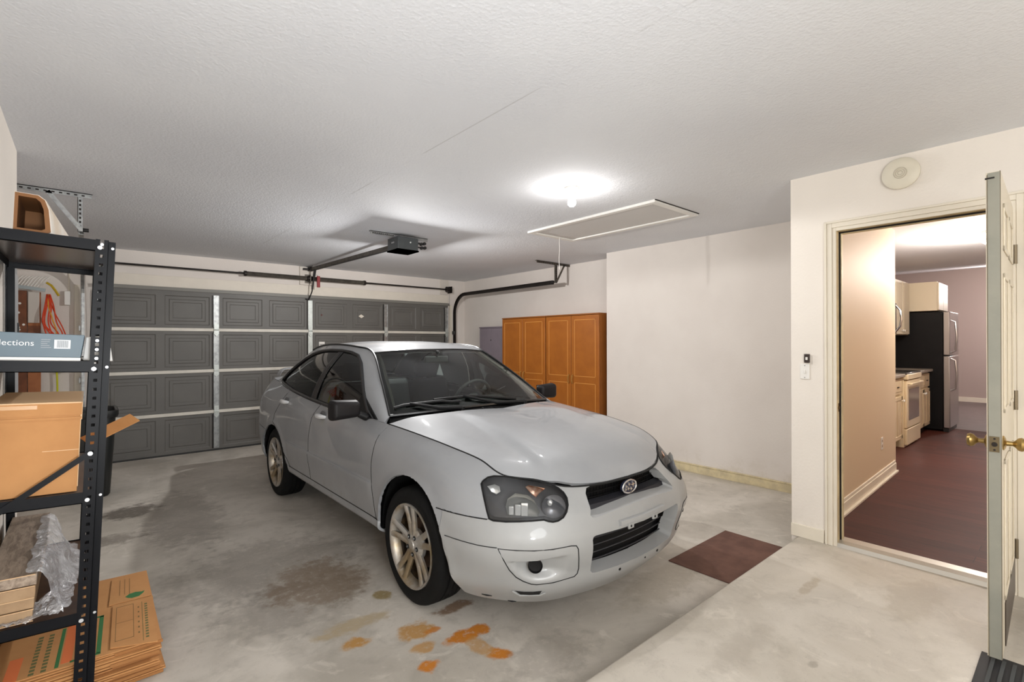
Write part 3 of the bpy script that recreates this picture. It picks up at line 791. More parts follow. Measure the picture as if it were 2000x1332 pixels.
# outline stations (rear centre -> side -> front centre), 7 levels each: (x, a, z), a = distance from centre plane
def S(x, *lv): return [(x, a, z) for a, z in lv]
ST = [
 [(-3.45, 0, .28), (-3.50, 0, .33), (-3.52, 0, .42), (-3.53, 0, .60), (-3.48, 0, .76), (-3.44, 0, .95), (-3.40, 0, 1.075)],
 [(-3.42, .40, .28), (-3.47, .42, .33), (-3.49, .43, .42), (-3.50, .45, .60), (-3.46, .43, .76), (-3.42, .42, .95), (-3.38, .40, 1.07)],
 [(-3.30, .66, .27), (-3.34, .71, .32), (-3.37, .73, .42), (-3.38, .755, .60), (-3.35, .74, .76), (-3.32, .70, .93), (-3.28, .63, 1.055)],
 S(-3.12, (.75, .26), (.80, .31), (.82, .40), (.835, .58), (.83, .74), (.80, .90), (.68, 1.05)),
 S(-2.85, (.78, .25), (.83, .30), (.852, .38), (.862, .575), (.857, .73), (.828, .90), (.715, 1.04)),
 S(-2.525, (.79, .25), (.84, .30), (.858, .38), (.868, .575), (.862, .73), (.835, .895), (.765, 1.018)),
 S(-2.1, (.80, .285), (.842, .305), (.852, .365), (.866, .575), (.862, .73), (.842, .875), (.79, .985)),
 S(-1.5, (.80, .285), (.842, .305), (.850, .36), (.865, .575), (.862, .72), (.842, .86), (.797, .948)),
 S(-.95, (.80, .285), (.842, .305), (.850, .36), (.865, .575), (.862, .72), (.84, .84), (.79, .928)),
 S(-.45, (.80, .285), (.842, .305), (.850, .36), (.865, .575), (.861, .71), (.83, .835), (.760, .925)),
 S(-.12, (.80, .25), (.845, .30), (.857, .38), (.868, .57), (.860, .70), (.823, .815), (.738, .905)),
 S(.22, (.79, .23), (.845, .29), (.858, .375), (.868, .55), (.855, .675), (.810, .785), (.708, .872)),
 [(.42, .775, .205), (.42, .825, .27), (.42, .846, .365), (.42, .862, .52), (.42, .840, .63), (.42, .785, .74), (.42, .680, .842)],
 [(.60, .650, .188), (.615, .715, .26), (.635, .760, .36), (.650, .785, .51), (.640, .752, .61), (.615, .700, .70), (.575, .645, .785)],
 [(.705, .515, .18), (.75, .575, .25), (.775, .615, .36), (.80, .640, .51), (.775, .610, .61), (.735, .570, .69), (.665, .520, .760)],
 [(.755, .355, .175), (.822, .40, .25), (.858, .42, .36), (.885, .44, .51), (.855, .43, .61), (.815, .41, .66), (.750, .390, .722)],
 [(.785, .18, .172), (.86, .20, .25), (.893, .21, .36), (.915, .22, .51), (.888, .21, .61), (.855, .205, .66), (.815, .20, .716)],
 [(.795, 0, .17), (.87, 0, .25), (.905, 0, .36), (.928, 0, .51), (.90, 0, .61), (.868, 0, .66), (.828, 0, .715)],
]
ST = np.array(ST)                                   # (stations, levels, 3)
NS, NL = 210, 64
def band_grid():
    lv = np.zeros((ST.shape[0], NL, 3))
    for i in range(ST.shape[0]):
        t = np.array([0, .06, .16, .42, .62, .82, 1.])
        lv[i] = crs_t(ST[i], t, np.linspace(0, 1, NL))
    mid = ST[:, 3]
    t = np.concatenate([[0], np.cumsum(np.linalg.norm(np.diff(mid, axis=0), axis=1))])
    T = np.linspace(0, t[-1], NS)
    G = np.zeros((NS, NL, 3))
    for j in range(NL): G[:, j] = crs_t(lv[:, j], t, T)
    G[:, :, 1] = np.maximum(G[:, :, 1], 0); G[0, :, 1] = 0; G[-1, :, 1] = 0
    # pressed crease along the doors
    sm = lambda v: np.clip(v, 0, 1)**2*(3-2*np.clip(v, 0, 1))
    on = sm((G[:, :, 0]+2.15)/.1)*sm((-.40-G[:, :, 0])/.08)
    G[:, :, 1] += .009*on*sm((.58-G[:, :, 2])/.011)*sm((G[:, :, 2]-.40)/.15)
    # flared lips round the wheel arches
    for cx in (0.03, -2.52):
        r = np.hypot(G[:, :, 0]-cx, G[:, :, 2]-.325)
        side = (G[:, :, 1] > .7)
        G[:, :, 1] += side*.008*np.exp(-((r-.375)/.022)**2)
    # bumper shelf: the upper bumper steps out along the crease
    fr = sm((G[:, :, 0]-.36)/.05)
    return G
G = band_grid()
def P3(p, s): return (p[0], s*p[1], p[2])

def cut_lines(bm, poly, uv, reg):
    """cut bm along the edges of a 2D polygon; uv: matrix rows giving (u, v) axes"""
    U, V = Vector(uv[0]), Vector(uv[1]); W = U.cross(V)
    n = len(poly)
    for i in range(n):
        a, b = poly[i], poly[(i+1) % n]
        A = U*a[0]+V*a[1]; d = (U*(b[0]-a[0])+V*(b[1]-a[1]))
        L = d.length
        if L < 1e-6: continue
        d.normalize(); nrm = d.cross(W).normalized()
        geom = []
        mg = .03
        for f in bm.faces:
            c = f.calc_center_median()
            if not reg(c): continue
            s = (c-A).dot(d)
            if -mg < s < L+mg and abs((c-A).dot(nrm)) < mg+.02: geom.append(f)
        if not geom: continue
        es = {e for f in geom for e in f.edges}; vs = {v for f in geom for v in f.verts}
        bmesh.ops.bisect_plane(bm, geom=list(vs)+list(es)+geom, dist=1e-5, plane_co=A, plane_no=nrm)
def inside(poly, u, v):
    c = False; n = len(poly); j = n-1
    for i in range(n):
        xi, yi = poly[i]; xj, yj = poly[j]
        if (yi > v) != (yj > v) and u < (xj-xi)*(v-yi)/(yj-yi)+xi: c = not c
        j = i
    return c
def split_by(bm, poly, uv, reg):
    """return the faces inside the polygon after cutting along it"""
    cut_lines(bm, poly, uv, reg)
    U, V = Vector(uv[0]), Vector(uv[1])
    return [f for f in bm.faces if reg(f.calc_center_median()) and inside(poly, f.calc_center_median().dot(U), f.calc_center_median().dot(V))]
def take(bm, faces):
    """move faces into a new bmesh"""
    nb = bmesh.new(); mp = {}
    for f in faces:
        vs = []
        for v in f.verts:
            if v not in mp: mp[v] = nb.verts.new(v.co)
            vs.append(mp[v])
        try: nb.faces.new(vs)
        except ValueError: pass
    bmesh.ops.delete(bm, geom=faces, context='FACES')
    return nb
def mb_of(bm):
    m = MB(); m.bm.free(); m.bm = bm; return m
def flange(bm, depth=.014, gap=.0030, centre=Vector((-1.3, 0, .55))):
    """pull the free border back a little and fold it inward, so panels keep a visible shut line"""
    bmesh.ops.remove_doubles(bm, verts=bm.verts, dist=2e-5)
    bm.normal_update()
    be = [e for e in bm.edges if len(e.link_faces) == 1]
    bv = {v for e in be for v in e.verts}
    mv = {}; nr = {}
    for v in bv:
        n = v.normal.copy()
        c = Vector((centre.x, 0, centre.z))
        q = v.co.copy(); 
        if n.dot(q-Vector((q.x*.5-.6, 0, .5))) < 0: n = -n
        nr[v] = n
        d = Vector()
        for e in v.link_edges:
            if len(e.link_faces) == 1:
                f = e.link_faces[0]; t = (e.verts[1].co-e.verts[0].co).normalized()
                w = f.normal.cross(t).normalized()
                if w.dot(f.calc_center_median()-e.verts[0].co) < 0: w = -w
                d += w
        if d.length > 1e-6: mv[v] = d.normalized()*gap
    for v, d in mv.items(): v.co += d
    ret = bmesh.ops.extrude_edge_only(bm, edges=be)
    old = {}
    for g in ret['geom']:
        if isinstance(g, bmesh.types.BMVert):
            best = min((e.other_vert(g) for e in g.link_edges if e.other_vert(g) in nr), key=lambda w: (w.co-g.co).length, default=None)
            if best is not None: g.co = g.co-nr[best]*depth
    return bm
def panel(bm, name, m, parent=CAR, depth=.016, gap=.0030, **k):
    flange(bm, depth, gap)
    return mb_of(bm).build(name, m, parent, smooth=True, angle=50, **k)

XZ = ((1, 0, 0), (0, 0, 1))
def circ(cx, cz, r, n=40, a0=0, a1=360):
    return [(cx+r*math.cos(R(a0+(a1-a0)*i/n)), cz+r*math.sin(R(a0+(a1-a0)*i/n))) for i in range(n)]
ARCHF = [(-.352, .10)]+[(-.352, .36)]+[(.03+.375*math.cos(R(a)), .33+.375*math.sin(R(a))) for a in range(176, 14, -9)]+[(.425, .25), (.43, .10)]
ARCHR = [(-2.93, .10)]+[(-2.52+.39*math.cos(R(a)), .29+.375*math.sin(R(a))) for a in range(176, 8, -9)]+[(-2.09, .30), (-2.07, .10)]
GA = [(-.385, .955), (-.422, .86), (-.430, .70), (-.418, .55), (-.395, .40), (-.38, .355)]       # fender / front door
GB = [(-1.43, 1.10), (-1.46, .965), (-1.525, .84), (-1.552, .70), (-1.555, .55), (-1.54, .36)]       # front / rear door
GC = [(-2.27, 1.15), (-2.275, 1.0), (-2.38, .87), (-2.49, .77), (-2.50, .70), (-2.43, .66), (-2.28, .56), (-2.15, .44), (-2.05, .362)]
FD = GA+[(-1.54, .36)]+GB[::-1][1:]+[(-.385, 1.10)]
RD = GB+[(-2.05, .362)]+GC[::-1][1:]
SILL = [(-2.16, .362), (-.36, .362), (-.30, .20), (-2.16, .20)]
# 45-degree view used for the lamps: u = (x - a)/sqrt2
q = math.sqrt(.5)
def uvq(s): return ((q, -s*q, 0), (0, 0, 1))
from mathutils.bvhtree import BVHTree
# ---- skins shared by both sides
bandR = [[P3(p, -1) for p in row] for row in G]
bandL = [[P3(p, 1) for p in row] for row in G]
bm = MB().grid(bandR).grid(bandL, flip=True).bm
bmesh.ops.remove_doubles(bm, verts=bm.verts, dist=1e-4)
bmesh.ops.recalc_face_normals(bm, faces=bm.faces)
if sum(f.normal.y*f.calc_center_median().y for f in bm.faces) < 0: bmesh.ops.reverse_faces(bm, faces=bm.faces)
BV = BVHTree.FromBMesh(bm)
def cast(o, d, off=0.):
    h = BV.ray_cast(Vector(o), Vector(d))
    if h[0] is None: return None
    n = h[1]
    if n.dot(Vector(d)) > 0: n = -n
    return h[0]+n*off
def on_side(x, z, s, off=0.): return cast((x, s*2, z), (0, -s, 0), off)
def on_front(y, z, off=0.): return cast((3, y, z), (-1, 0, 0), off)
def on_q(u, z, s, off=0.):
    N = Vector((q, s*q, 0)); U = Vector((q, -s*q, 0))
    return cast(U*u+N*2+Vector((0, 0, z)), -N, off)

HL = [(-.158, .745), (-.150, .757), (-.128, .772), (-.098, .779), (-.066, .779), (-.01, .775), (.049, .765), (.10, .756), (.143, .745), (.182, .733), (.213, .718), (.238, .700), (.253, .680), (.257, .655), (.250, .632), (.234, .613), (.210, .602), (.186, .600), (.165, .604), (.144, .611), (.09, .609), (.033, .607), (-.03, .605), (-.088, .606), (-.108, .612), (-.120, .640), (-.140, .695)]
FOG = [(-.064, .493), (.02, .490), (.10, .488), (.186, .488), (.27, .491), (.294, .487), (.303, .470), (.306, .42), (.306, .364), (.300, .338), (.285, .325), (.186, .313), (.11, .311), (.085, .315), (.05, .330), (.017, .352), (-.012, .39), (-.036, .44)]
GRL = [(-.345, .625), (-.358, .603), (-.350, .591), (-.325, .587), (-.2, .596), (0, .603), (.2, .596), (.325, .587), (.350, .591), (.358, .603), (.345, .625), (.320, .685), (.300, .704), (.27, .711), (.27, .80), (-.27, .80), (-.27, .711), (-.300, .704), (-.320, .685)]
ITK = [(-.372, .495), (-.366, .508), (-.35, .512), (-.18, .508), (0, .507), (.18, .508), (.35, .512), (.366, .508), (.372, .495), (.352, .335), (.34, .320), (.32, .316), (.16, .311), (0, .309), (-.16, .311), (-.32, .316), (-.34, .320), (-.352, .335)]
TL = [(-3.60, .71), (-3.22, .72), (-3.13, .80), (-3.17, .93), (-3.28, .965), (-3.60, .955)]

for s in (-1, 1):
    rs = lambda c, s=s: c.y*s > .02
    for A in (ARCHF, ARCHR):
        bmesh.ops.delete(bm, geom=split_by(bm, A, XZ, rs), context='FACES')
    side = 'right' if s < 0 else 'left'
    sill = take(bm, split_by(bm, SILL, XZ, lambda c, s=s: c.y*s > .5)); panel(sill, 'sill', M_paint)
    fd = take(bm, split_by(bm, FD, XZ, lambda c, s=s: c.y*s > .5))
    rd = take(bm, split_by(bm, RD, XZ, lambda c, s=s: c.y*s > .5))
    doors = [panel(fd, 'door', M_paint), panel(rd, 'door', M_paint)]
    for d, (hx, hz) in zip(doors, ((-1.335, .876), (-2.23, .905))):
        c = on_side(hx, hz, s, 0)
        b = MB()
        b.lathe([(0, -.004), (.5, -.003), (.85, .001), (1, .004)], (0, 0, 0), 'y', 24)
        b.xf(Matrix.Translation(c) @ Matrix.Diagonal((.064, -s*1.4, .038, 1)))
        cup = b.build('handle_cup', mat('handle_recess', srgb(96, 98, 100), .5), d, smooth=True)
        pts = [c+Vector((.062, -s*.004, -.004)), c+Vector((.05, s*.020, 0)), c+Vector((0, s*.030, .001)), c+Vector((-.05, s*.022, 0)), c+Vector((-.066, -s*.004, -.004))]
        MB().tube(crspline(pts, 14), [.012+.008*math.sin(math.pi*i/13) for i in range(14)], 8).build('handle', mat('handle_silver', srgb(226, 228, 230), .22, .3), d, smooth=True)
        MB().cyl(c+Vector((-.085, s*.001, .0)), c+Vector((-.085, s*.006, 0)), .010).build('door_lock', M_chr, d, smooth=True)
    # head lamp
    hl = take(bm, split_by(bm, HL, uvq(s), lambda c, s=s: c.y*s > .1 and c.x > .3))
    hb = hl.copy()
    HLAMP = panel(hl, 'headlight', M_lens, depth=.004, gap=.003)
    hb.normal_update(); N = Vector((q, s*q, 0))
    be = [e for e in hb.edges if len(e.link_faces) == 1]
    ret = bmesh.ops.extrude_edge_only(hb, edges=be)
    ring = [g for g in ret['geom'] if isinstance(g, bmesh.types.BMVert)]
    inner = [v for v in hb.verts if v not in set(ring)]
    for v in inner: v.co -= N*.055
    for v in ring: v.co -= N*.001
    mb_of(hb).build('lamp_housing', mat('lamp_housing_grey', srgb(84, 84, 86), .4, .1), HLAMP, smooth=True)
    # black rim round the lens
    rim = [on_q(u, z, s, .0015) for u, z in HL]
    rim = [p for p in rim if p is not None]
    MB().tube(rim, .0042, 6, closed=True).build('lamp_seal', M_trimk, HLAMP, smooth=True)
    U = Vector((q, -s*q, 0)); Z = Vector((0, 0, 1))
    def bowl(name, u, z, poly, depth, m, off=-.03):
        c = on_q(u, z, s, 0)
        if c is None: return
        c = c+N*off; b = MB(); rings = []
        for k, (sc_, dd) in enumerate(((1, 0), (.93, -.006), (.75, -.6*depth), (.5, -.9*depth), (.25, -depth))):
            rings.append([b.bm.verts.new(c+U*(pu*sc_)+Z*(pz*sc_)+N*dd) for pu, pz in poly])
        n = len(poly)
        for A_, B_ in zip(rings, rings[1:]):
            for k in range(n): b.bm.faces.new((A_[k], A_[(k+1) % n], B_[(k+1) % n], B_[k]))
        b.bm.faces.new(rings[-1])
        b.build(name, m, HLAMP, smooth=True)
    circ0 = lambda r, n=28, ry=None: [(r*math.cos(2*math.pi*i/n), (ry or r)*math.sin(2*math.pi*i/n)) for i in range(n)]
    bowl('main_beam', .190, .656, circ0(.056), .02, mat('lamp_dark_bowl', srgb(112, 112, 116), .25, .3), -.008)
    bowl('dipped_beam', .030, .660, [(-.055, -.042), (.085, -.045), (.095, -.025), (.07, .03), (.04, .055), (-.02, .062), (-.055, .035), (-.065, 0)], .022, mat('lamp_grey_bowl', srgb(148, 148, 144), .3, .3), -.016)
    bowl('indicator', .100, .722, [(-.045, .012), (-.03, .02), (.05, .006), (.02, -.02), (.005, -.038), (-.02, -.018)], .012, mat('indicator_amber', srgb(226, 190, 164), .25, .2, c2=srgb(196, 130, 96), vscale=60), -.012)
    bowl('side_lamp', -.092, .727, [(-.035, .012), (0, .022), (.024, .012), (.03, -.012), (.01, -.026), (-.015, -.016)], .012, M_refl, -.010)
    b = MB()
    c = on_q(.03, .648, s, 0)-N*.022
    for k in range(3): b.obox(c+U*(-.038+k*.031)+Z*(-.006+.003*k), U*(.012+.002*k), N*.006, Z*(.020+.005*k))
    b.build('reflector_step', M_refl, HLAMP, bevel=.003)
    c = on_q(.172, .668, s, 0)-N*.016
    MB().lathe([(0, .012), (.010, .010), (.014, 0), (.016, -.01)], (0, 0, 0), 'z', 16).xf(Matrix.Translation(c) @ N.to_track_quat('Z', 'Y').to_matrix().to_4x4()).build('lamp_bulb', M_refl, HLAMP, smooth=True)
    # fog light surround
    fg = take(bm, split_by(bm, FOG, uvq(s), lambda c, s=s: c.y*s > .1 and c.x > .3))
    bmesh.ops.subdivide_edges(fg, edges=fg.edges, cuts=1, use_grid_fill=True)
    fu = lambda v: (Vector(v).dot(U), v[2])
    def edge_d(u, z):
        best = 9
        for i in range(len(FOG)):
            a, c_ = Vector(FOG[i]), Vector(FOG[(i+1) % len(FOG)]); p = Vector((u, z))
            t = max(0, min(1, (p-a).dot(c_-a)/(c_-a).length_squared)); best = min(best, (p-a-(c_-a)*t).length)
        return best
    smo = lambda v: (lambda w: w*w*(3-2*w))(max(0., min(1., v)))
    for v in fg.verts:
        u_, z_ = fu(v.co)
        ed = edge_d(u_, z_)
        ledge = .437+.02*max(0, (u_-.1)/.2)
        side_f = smo((.27-u_)/.13)
        v.co -= N*(.045*smo((ledge-z_)/.010)*smo((ed-.012)/.055)*side_f)
    panel(fg, 'fog_surround', M_bpaint, gap=.0022)
    c = on_q(.105, .405, s, 0)-N*.012
    FL = MB().lathe([(.033, .004), (.034, -.004), (.030, -.012), (0, -.016)], n=24).xf(Matrix.Translation(c) @ N.to_track_quat('Z', 'Y').to_matrix().to_4x4()).build('fog_recess', M_trimk, CAR, smooth=True)
    # tail lamp
    tl = take(bm, split_by(bm, TL, XZ, lambda c, s=s: c.y*s > .42 and c.x < -3.0))
    panel(tl, 'tail_light', mat('tail_lamp_lens', srgb(140, 118, 116), .15, spec=.8, c2=srgb(120, 80, 80), vscale=14), CAR)
# bumpers
YZ = ((0, 1, 0), (0, 0, 1))
for poly in (GRL, ITK):
    fs = split_by(bm, poly, YZ, lambda c: c.x > .6 and abs(c.y) < .5)
    bmesh.ops.delete(bm, geom=fs, context='FACES')
low = [f for f in split_by(bm, [(.10, .609), (.60, .609), (.60, -.2), (.10, -.2)], XZ, lambda c: c.x > .1)]
low = list({f for f in bm.faces if f.calc_center_median().x > .36 and f.calc_center_median().z < .609} | {f for f in bm.faces if f.calc_center_median().x > .62})
fb = take(bm, low)
bmesh.ops.remove_doubles(fb, verts=fb.verts, dist=2e-5)
# recess walls of the grille mouth and the lower intake
fb.normal_update()
be = [e for e in fb.edges if len(e.link_faces) == 1 and all(abs(v.co.y) < .385 and v.co.x > .6 and v.co.z > .30 for v in e.verts)]
ret = bmesh.ops.extrude_edge_only(fb, edges=be)
for g in ret['geom']:
    if isinstance(g, bmesh.types.BMVert):
        g.co.x -= .075
        if g.co.z < .64 and g.co.z > .55: g.co.z += .022
        elif g.co.z < .4: g.co.z += .02
        g.co.y *= .96
be = [e for e in fb.edges if len(e.link_faces) == 1 and not all(abs(v.co.y) < .385 and v.co.z > .30 for v in e.verts)]
ret = bmesh.ops.extrude_edge_only(fb, edges=be)
for g in ret['geom']:
    if isinstance(g, bmesh.types.BMVert):
        if g.co.z < .26: g.co.x -= .05; g.co.y *= .95; g.co.z += .004
        else: g.co.x -= .01; g.co.y *= .99; g.co.z -= .002
BUMP = mb_of(fb).build('front_bumper', M_bpaint, CAR, smooth=True, angle=45)
rb = take(bm, [f for f in split_by(bm, [(-2.5, .585), (-3.7, .625), (-3.7, .0), (-2.5, .0)], XZ, lambda c: c.x < -2.6)])
panel(rb, 'rear_bumper', M_paint)
fend = [f for f in bm.faces if f.calc_center_median().x > -.9]
for s in (-1, 1):
    ff = take(bm, [f for f in bm.faces if f.calc_center_median().x > -.9 and f.calc_center_median().y*s > 0])
    panel(ff, 'fender', M_paint)
panel(bm, 'rear_quarter', M_paint)

# ---- top skins
def half_coons(ctr, edge, front, rear, nu=50, nv=24, fn=None):
    """ctr/edge: rear->front curves; rear/front: centre->edge curves. returns grid[u][v]"""
    C0 = crspline(ctr, nu); C1 = crspline(edge, nu); D0 = crspline(rear, nv); D1 = crspline(front, nv)
    g = []
    for i in range(nu):
        u = i/(nu-1); row = []
        for j in range(nv):
            v = j/(nv-1)
            p = (1-v)*C0[i]+v*C1[i]+(1-u)*D0[j]+u*D1[j]-((1-u)*(1-v)*C0[0]+(1-u)*v*C1[0]+u*(1-v)*C0[-1]+u*v*C1[-1])
            if fn: p = fn(p, u, v)
            row.append(p)
        g.append(row)
    return g
def both(g):
    b = MB()
    b.grid([[tuple(p) for p in row] for row in g]); b.grid([[(p[0], -p[1], p[2]) for p in row] for row in g], flip=True)
    bmesh.ops.remove_doubles(b.bm, verts=b.bm.verts, dist=1e-4)
    bmesh.ops.recalc_face_normals(b.bm, faces=b.bm.faces)
    if sum(f.normal.z for f in b.bm.faces) < 0: bmesh.ops.reverse_faces(b.bm, faces=b.bm.faces)
    return b.bm
TOP = G[:, -1]
def topcurve(x0, x1):
    return [p for p in TOP if x0 <= p[0] <= x1]
smo = lambda v: (lambda w: w*w*(3-2*w))(max(0., min(1., v)))
# find the corner of the hood on the top edge of the band
ic = int(np.argmin([abs(p[0]-.575)+abs(p[1]-.645) for p in TOP]))
ir = int(np.argmin([abs(p[0]+.41)+(0 if p[1] > .5 else 9) for p in TOP]))
h_edge = TOP[ir:ic+1]; h_front = TOP[ic:][::-1]
hc = [(-.215, 0, .968), (.0, 0, .948), (.25, 0, .915), (.50, 0, .866), (.70, 0, .800), (.79, 0, .748), (.828, 0, .715)]
h_rear = [(-.215, 0, .968), (-.235, .25, .964), (-.29, .48, .956), (-.36, .64, .946), tuple(h_edge[0])]
def hood_fn(p, u, v):
    p = np.array(p)
    a = abs(p[1]); x = p[0]
    ar = .385+.065*smo((x+.3)/1.0)           # raised centre panel between the two ridges
    lift = .026*smo((ar-a)/.080+.5)*smo((.85-x)/.2)*smo((x+.30)/.35)-.006*smo((ar-a)/.3)*smo((.85-x)/.2)*smo((x+.2)/.3)
    crown = .018*math.sin(math.pi*min(1, v))*smo((1-u)/.15)
    p[2] += lift+crown*(1-.3*u)
    return p
hg = half_coons(hc, h_edge, h_front, h_rear, 70, 40, hood_fn)
hood = both(hg)
for v in hood.verts: v.co.z += .001
HOOD = panel(hood, 'hood', M_paint, depth=.016, gap=.0024)
for (x, y) in ((-.262, -.134), (-.262, .378)):
    zz = min(((p[0]-x)**2+(abs(p[1])-abs(y))**2, p[2]) for row in hg for p in row)[1]
    MB().lathe([(0, .007), (.007, .005), (.010, 0), (.010, -.004)], (x, y, zz+.001), 'z', 12).build('washer_jet', M_trimk, HOOD, smooth=True)

# greenhouse
GU = [(-.50, .700, .955), (-.80, .612, 1.160), (-1.13, .520, 1.350), (-1.35, .548, 1.394), (-1.75, .562, 1.412), (-2.10, .555, 1.398), (-2.42, .535, 1.350), (-2.72, .575, 1.225), (-2.95, .620, 1.100), (-3.03, .640, 1.056)]
GL = [(-.455, .760, .925), (-.62, .772, .925), (-.90, .788, .927), (-1.30, .795, .939), (-1.75, .797, .963), (-2.15, .788, .990), (-2.45, .770, 1.013), (-2.75, .735, 1.034), (-2.92, .703, 1.043), (-3.03, .690, 1.047)]
def gh_grid(n=150, m=26):
    t = np.arange(10.)
    T = np.linspace(0, 9, n)
    Uc = crs_t(GU, t, T); Lc = crs_t(GL, t, T)
    g = []
    for i in range(n):
        row = []
        for j in range(m):
            w = j/(m-1)
            p = Lc[i]*(1-w)+Uc[i]*w
            hgt = abs(Uc[i][2]-Lc[i][2])
            bu = .10*hgt*math.sin(math.pi*w)+.0*w
            p = p+np.array([0, bu*.9, bu*.35])
            row.append(p)
        g.append(row)
    return g, Uc, Lc
gg, Uc, Lc = gh_grid()
DLO = [(-.60, .935), (-.70, .972), (-.86, 1.085), (-1.0, 1.185), (-1.13, 1.27), (-1.24, 1.325), (-1.37, 1.350), (-1.55, 1.362), (-1.75, 1.364), (-1.95, 1.355), (-2.12, 1.330), (-2.28, 1.285), (-2.45, 1.215), (-2.60, 1.135), (-2.68, 1.075), (-2.665, 1.052), (-2.50, 1.035), (-2.20, 1.005), (-1.80, .977), (-1.40, .956), (-1.0, .940), (-.70, .932)]
BPIL = [(-1.475, 1.50), (-1.545, 1.50), (-1.72, .90), (-1.61, .90)]
frit = mat('window_surround_black', (.010, .010, .011), .35)
for s in (-1, 1):
    fbm = MB().grid([[P3(p, s) for p in row] for row in gg], flip=(s > 0)).bm
    bmesh.ops.remove_doubles(fbm, verts=fbm.verts, dist=1e-5)
    GHV = BVHTree.FromBMesh(fbm)
    def on_gh(x, z, off=0.):
        h = GHV.ray_cast(Vector((x, s*2, z)), Vector((0, -s, 0)))
        if h[0] is None: return None
        n_ = h[1]
        if n_.y*s < 0: n_ = -n_
        return h[0]+n_*off
    gl = take(fbm, split_by(fbm, DLO, XZ, lambda c: True))
    bp = take(gl, split_by(gl, BPIL, XZ, lambda c: True))
    # glass faces: one pane per door
    rear_g = take(gl, [f for f in gl.faces if f.calc_center_median().x < -1.58])
    for nb, nm in ((gl, 'side_window'), (rear_g, 'side_window')):
        for v in nb.verts: v.co.y -= s*.008
        mb_of(nb).build(nm, M_sg, CAR, smooth=True)
    for v in bp.verts: v.co.y -= s*.002
    mb_of(bp).build('pillar_trim', frit, CAR, smooth=True, solid=.004)
    flange(fbm, .02, .0)
    mb_of(fbm).build('side_frame', M_paint, CAR, smooth=True, angle=50)
    seal = [on_gh(x, z, .002) for x, z in DLO]; seal = [p for p in seal if p is not None]
    MB().tube(seal, .0125, 6, closed=True).build('window_seal', frit, CAR, smooth=True)
    # black triangle at the mirror
    tri = [on_gh(x, z, .004) for x, z in ((-.545, .932), (-.90, .938), (-.85, 1.075))]
    if all(p is not None for p in tri):
        MB().prism([(0, 0), (1, 0), (0, 1)], -.003, .004, lambda u, v, w: tri[0]+(tri[1]-tri[0])*u+(tri[2]-tri[0])*v+Vector((0, s*w, 0))).build('mirror_base_trim', M_trimk, CAR)
    # mirror
    c = Vector((-.70, s*.915, .995))
    b = MB()
    bmesh.ops.create_cube(b.bm, size=1)
    for v in b.bm.verts:
        v.co = Vector((v.co.x*(.085), v.co.y*(.215), v.co.z*(.145 if v.co.y*s > 0 else .118)))
        if v.co.x > 0: v.co.y *= .82; v.co.z *= .80
        v.co += c
    m_ = b.build('door_mirror', mat('mirror_shell_charcoal', srgb(26, 24, 25), .5, spec=.2), CAR, bevel=.0, sub=0)
    md = m_.modifiers.new('bevel', 'BEVEL'); md.width = .028; md.segments = 5
    m_.data.polygons.foreach_set('use_smooth', [True]*len(m_.data.polygons))
    MB().tube([c+Vector((.0, -s*.09, -.035)), c+Vector((.01, -s*.13, -.055)), c+Vector((.02, -s*.155, -.062))], [.022, .026, .03], 10).build('mirror_arm', M_trimk, m_, smooth=True)
    MB().box(c.x-.0445, c.x-.0425, c.y-.088, c.y+.09, c.z-.05, c.z+.055).build('mirror_glass', M_chr, m_)
# roof, windshield, rear glass, deck
iu1 = int(np.argmin([abs(p[0]+1.13) for p in Uc])); iu2 = int(np.argmin([abs(p[0]+2.42) for p in Uc])); iu3 = len(Uc)-1
r_front = [(-1.075, 0, 1.370), (-1.080, .2, 1.369), (-1.095, .38, 1.361), tuple(Uc[iu1])]
r_rear = [(-2.395, 0, 1.398), (-2.40, .25, 1.390), tuple(Uc[iu2])]
r_ctr = [(-2.395, 0, 1.398), (-2.1, 0, 1.430), (-1.75, 0, 1.440), (-1.45, 0, 1.430), (-1.22, 0, 1.402), (-1.075, 0, 1.370)]
rg_ = half_coons(r_ctr, Uc[iu1:iu2+1][::-1], r_front, r_rear, 60, 24)
mb_of(both(rg_)).build('roof', M_paint, CAR, smooth=True, angle=60)
w_bot = [(-.345, 0, .985), (-.36, .25, .981), (-.41, .5, .970), tuple(Uc[0])]
w_ctr = [(-1.075, 0, 1.370), (-.84, 0, 1.258), (-.60, 0, 1.127), (-.345, 0, .985)]
wg = half_coons(w_ctr, Uc[:iu1+1][::-1], w_bot, r_front, 40, 24)
wsb = both(wg)
WS = mb_of(wsb).build('windshield', M_ws, CAR, smooth=True, angle=80)
b_bot = [(-3.07, 0, 1.090), (-3.06, .3, 1.078), tuple(Uc[-1])]
b_ctr = [(-3.07, 0, 1.090), (-2.85, 0, 1.205), (-2.6, 0, 1.325), (-2.395, 0, 1.398)]
bg_ = half_coons(b_ctr, Uc[iu2:][::-1], r_rear, b_bot, 30, 20)
mb_of(both(bg_)).build('rear_window', glass_mat('rear_glass', (.72, .78, .75)), CAR, smooth=True, angle=80)
ie0 = int(np.argmin([abs(p[0]+3.03)+(0 if p[1] > .3 else 9) for p in TOP]))
iec = int(np.argmin([abs(p[0]+3.28)+abs(p[1]-.63) for p in TOP]))
d_edge = TOP[iec:ie0+1]; d_rear = TOP[:iec+1]
dk = half_coons([tuple(TOP[0]), (-3.25, 0, 1.098), (-3.07, 0, 1.090)], d_edge, [(-3.07, 0, 1.090), (-3.06, .3, 1.082), tuple(d_edge[-1])], d_rear, 20, 24)
mb_of(both(dk)).build('trunk_lid', M_paint, CAR, smooth=True)
sp = MB()
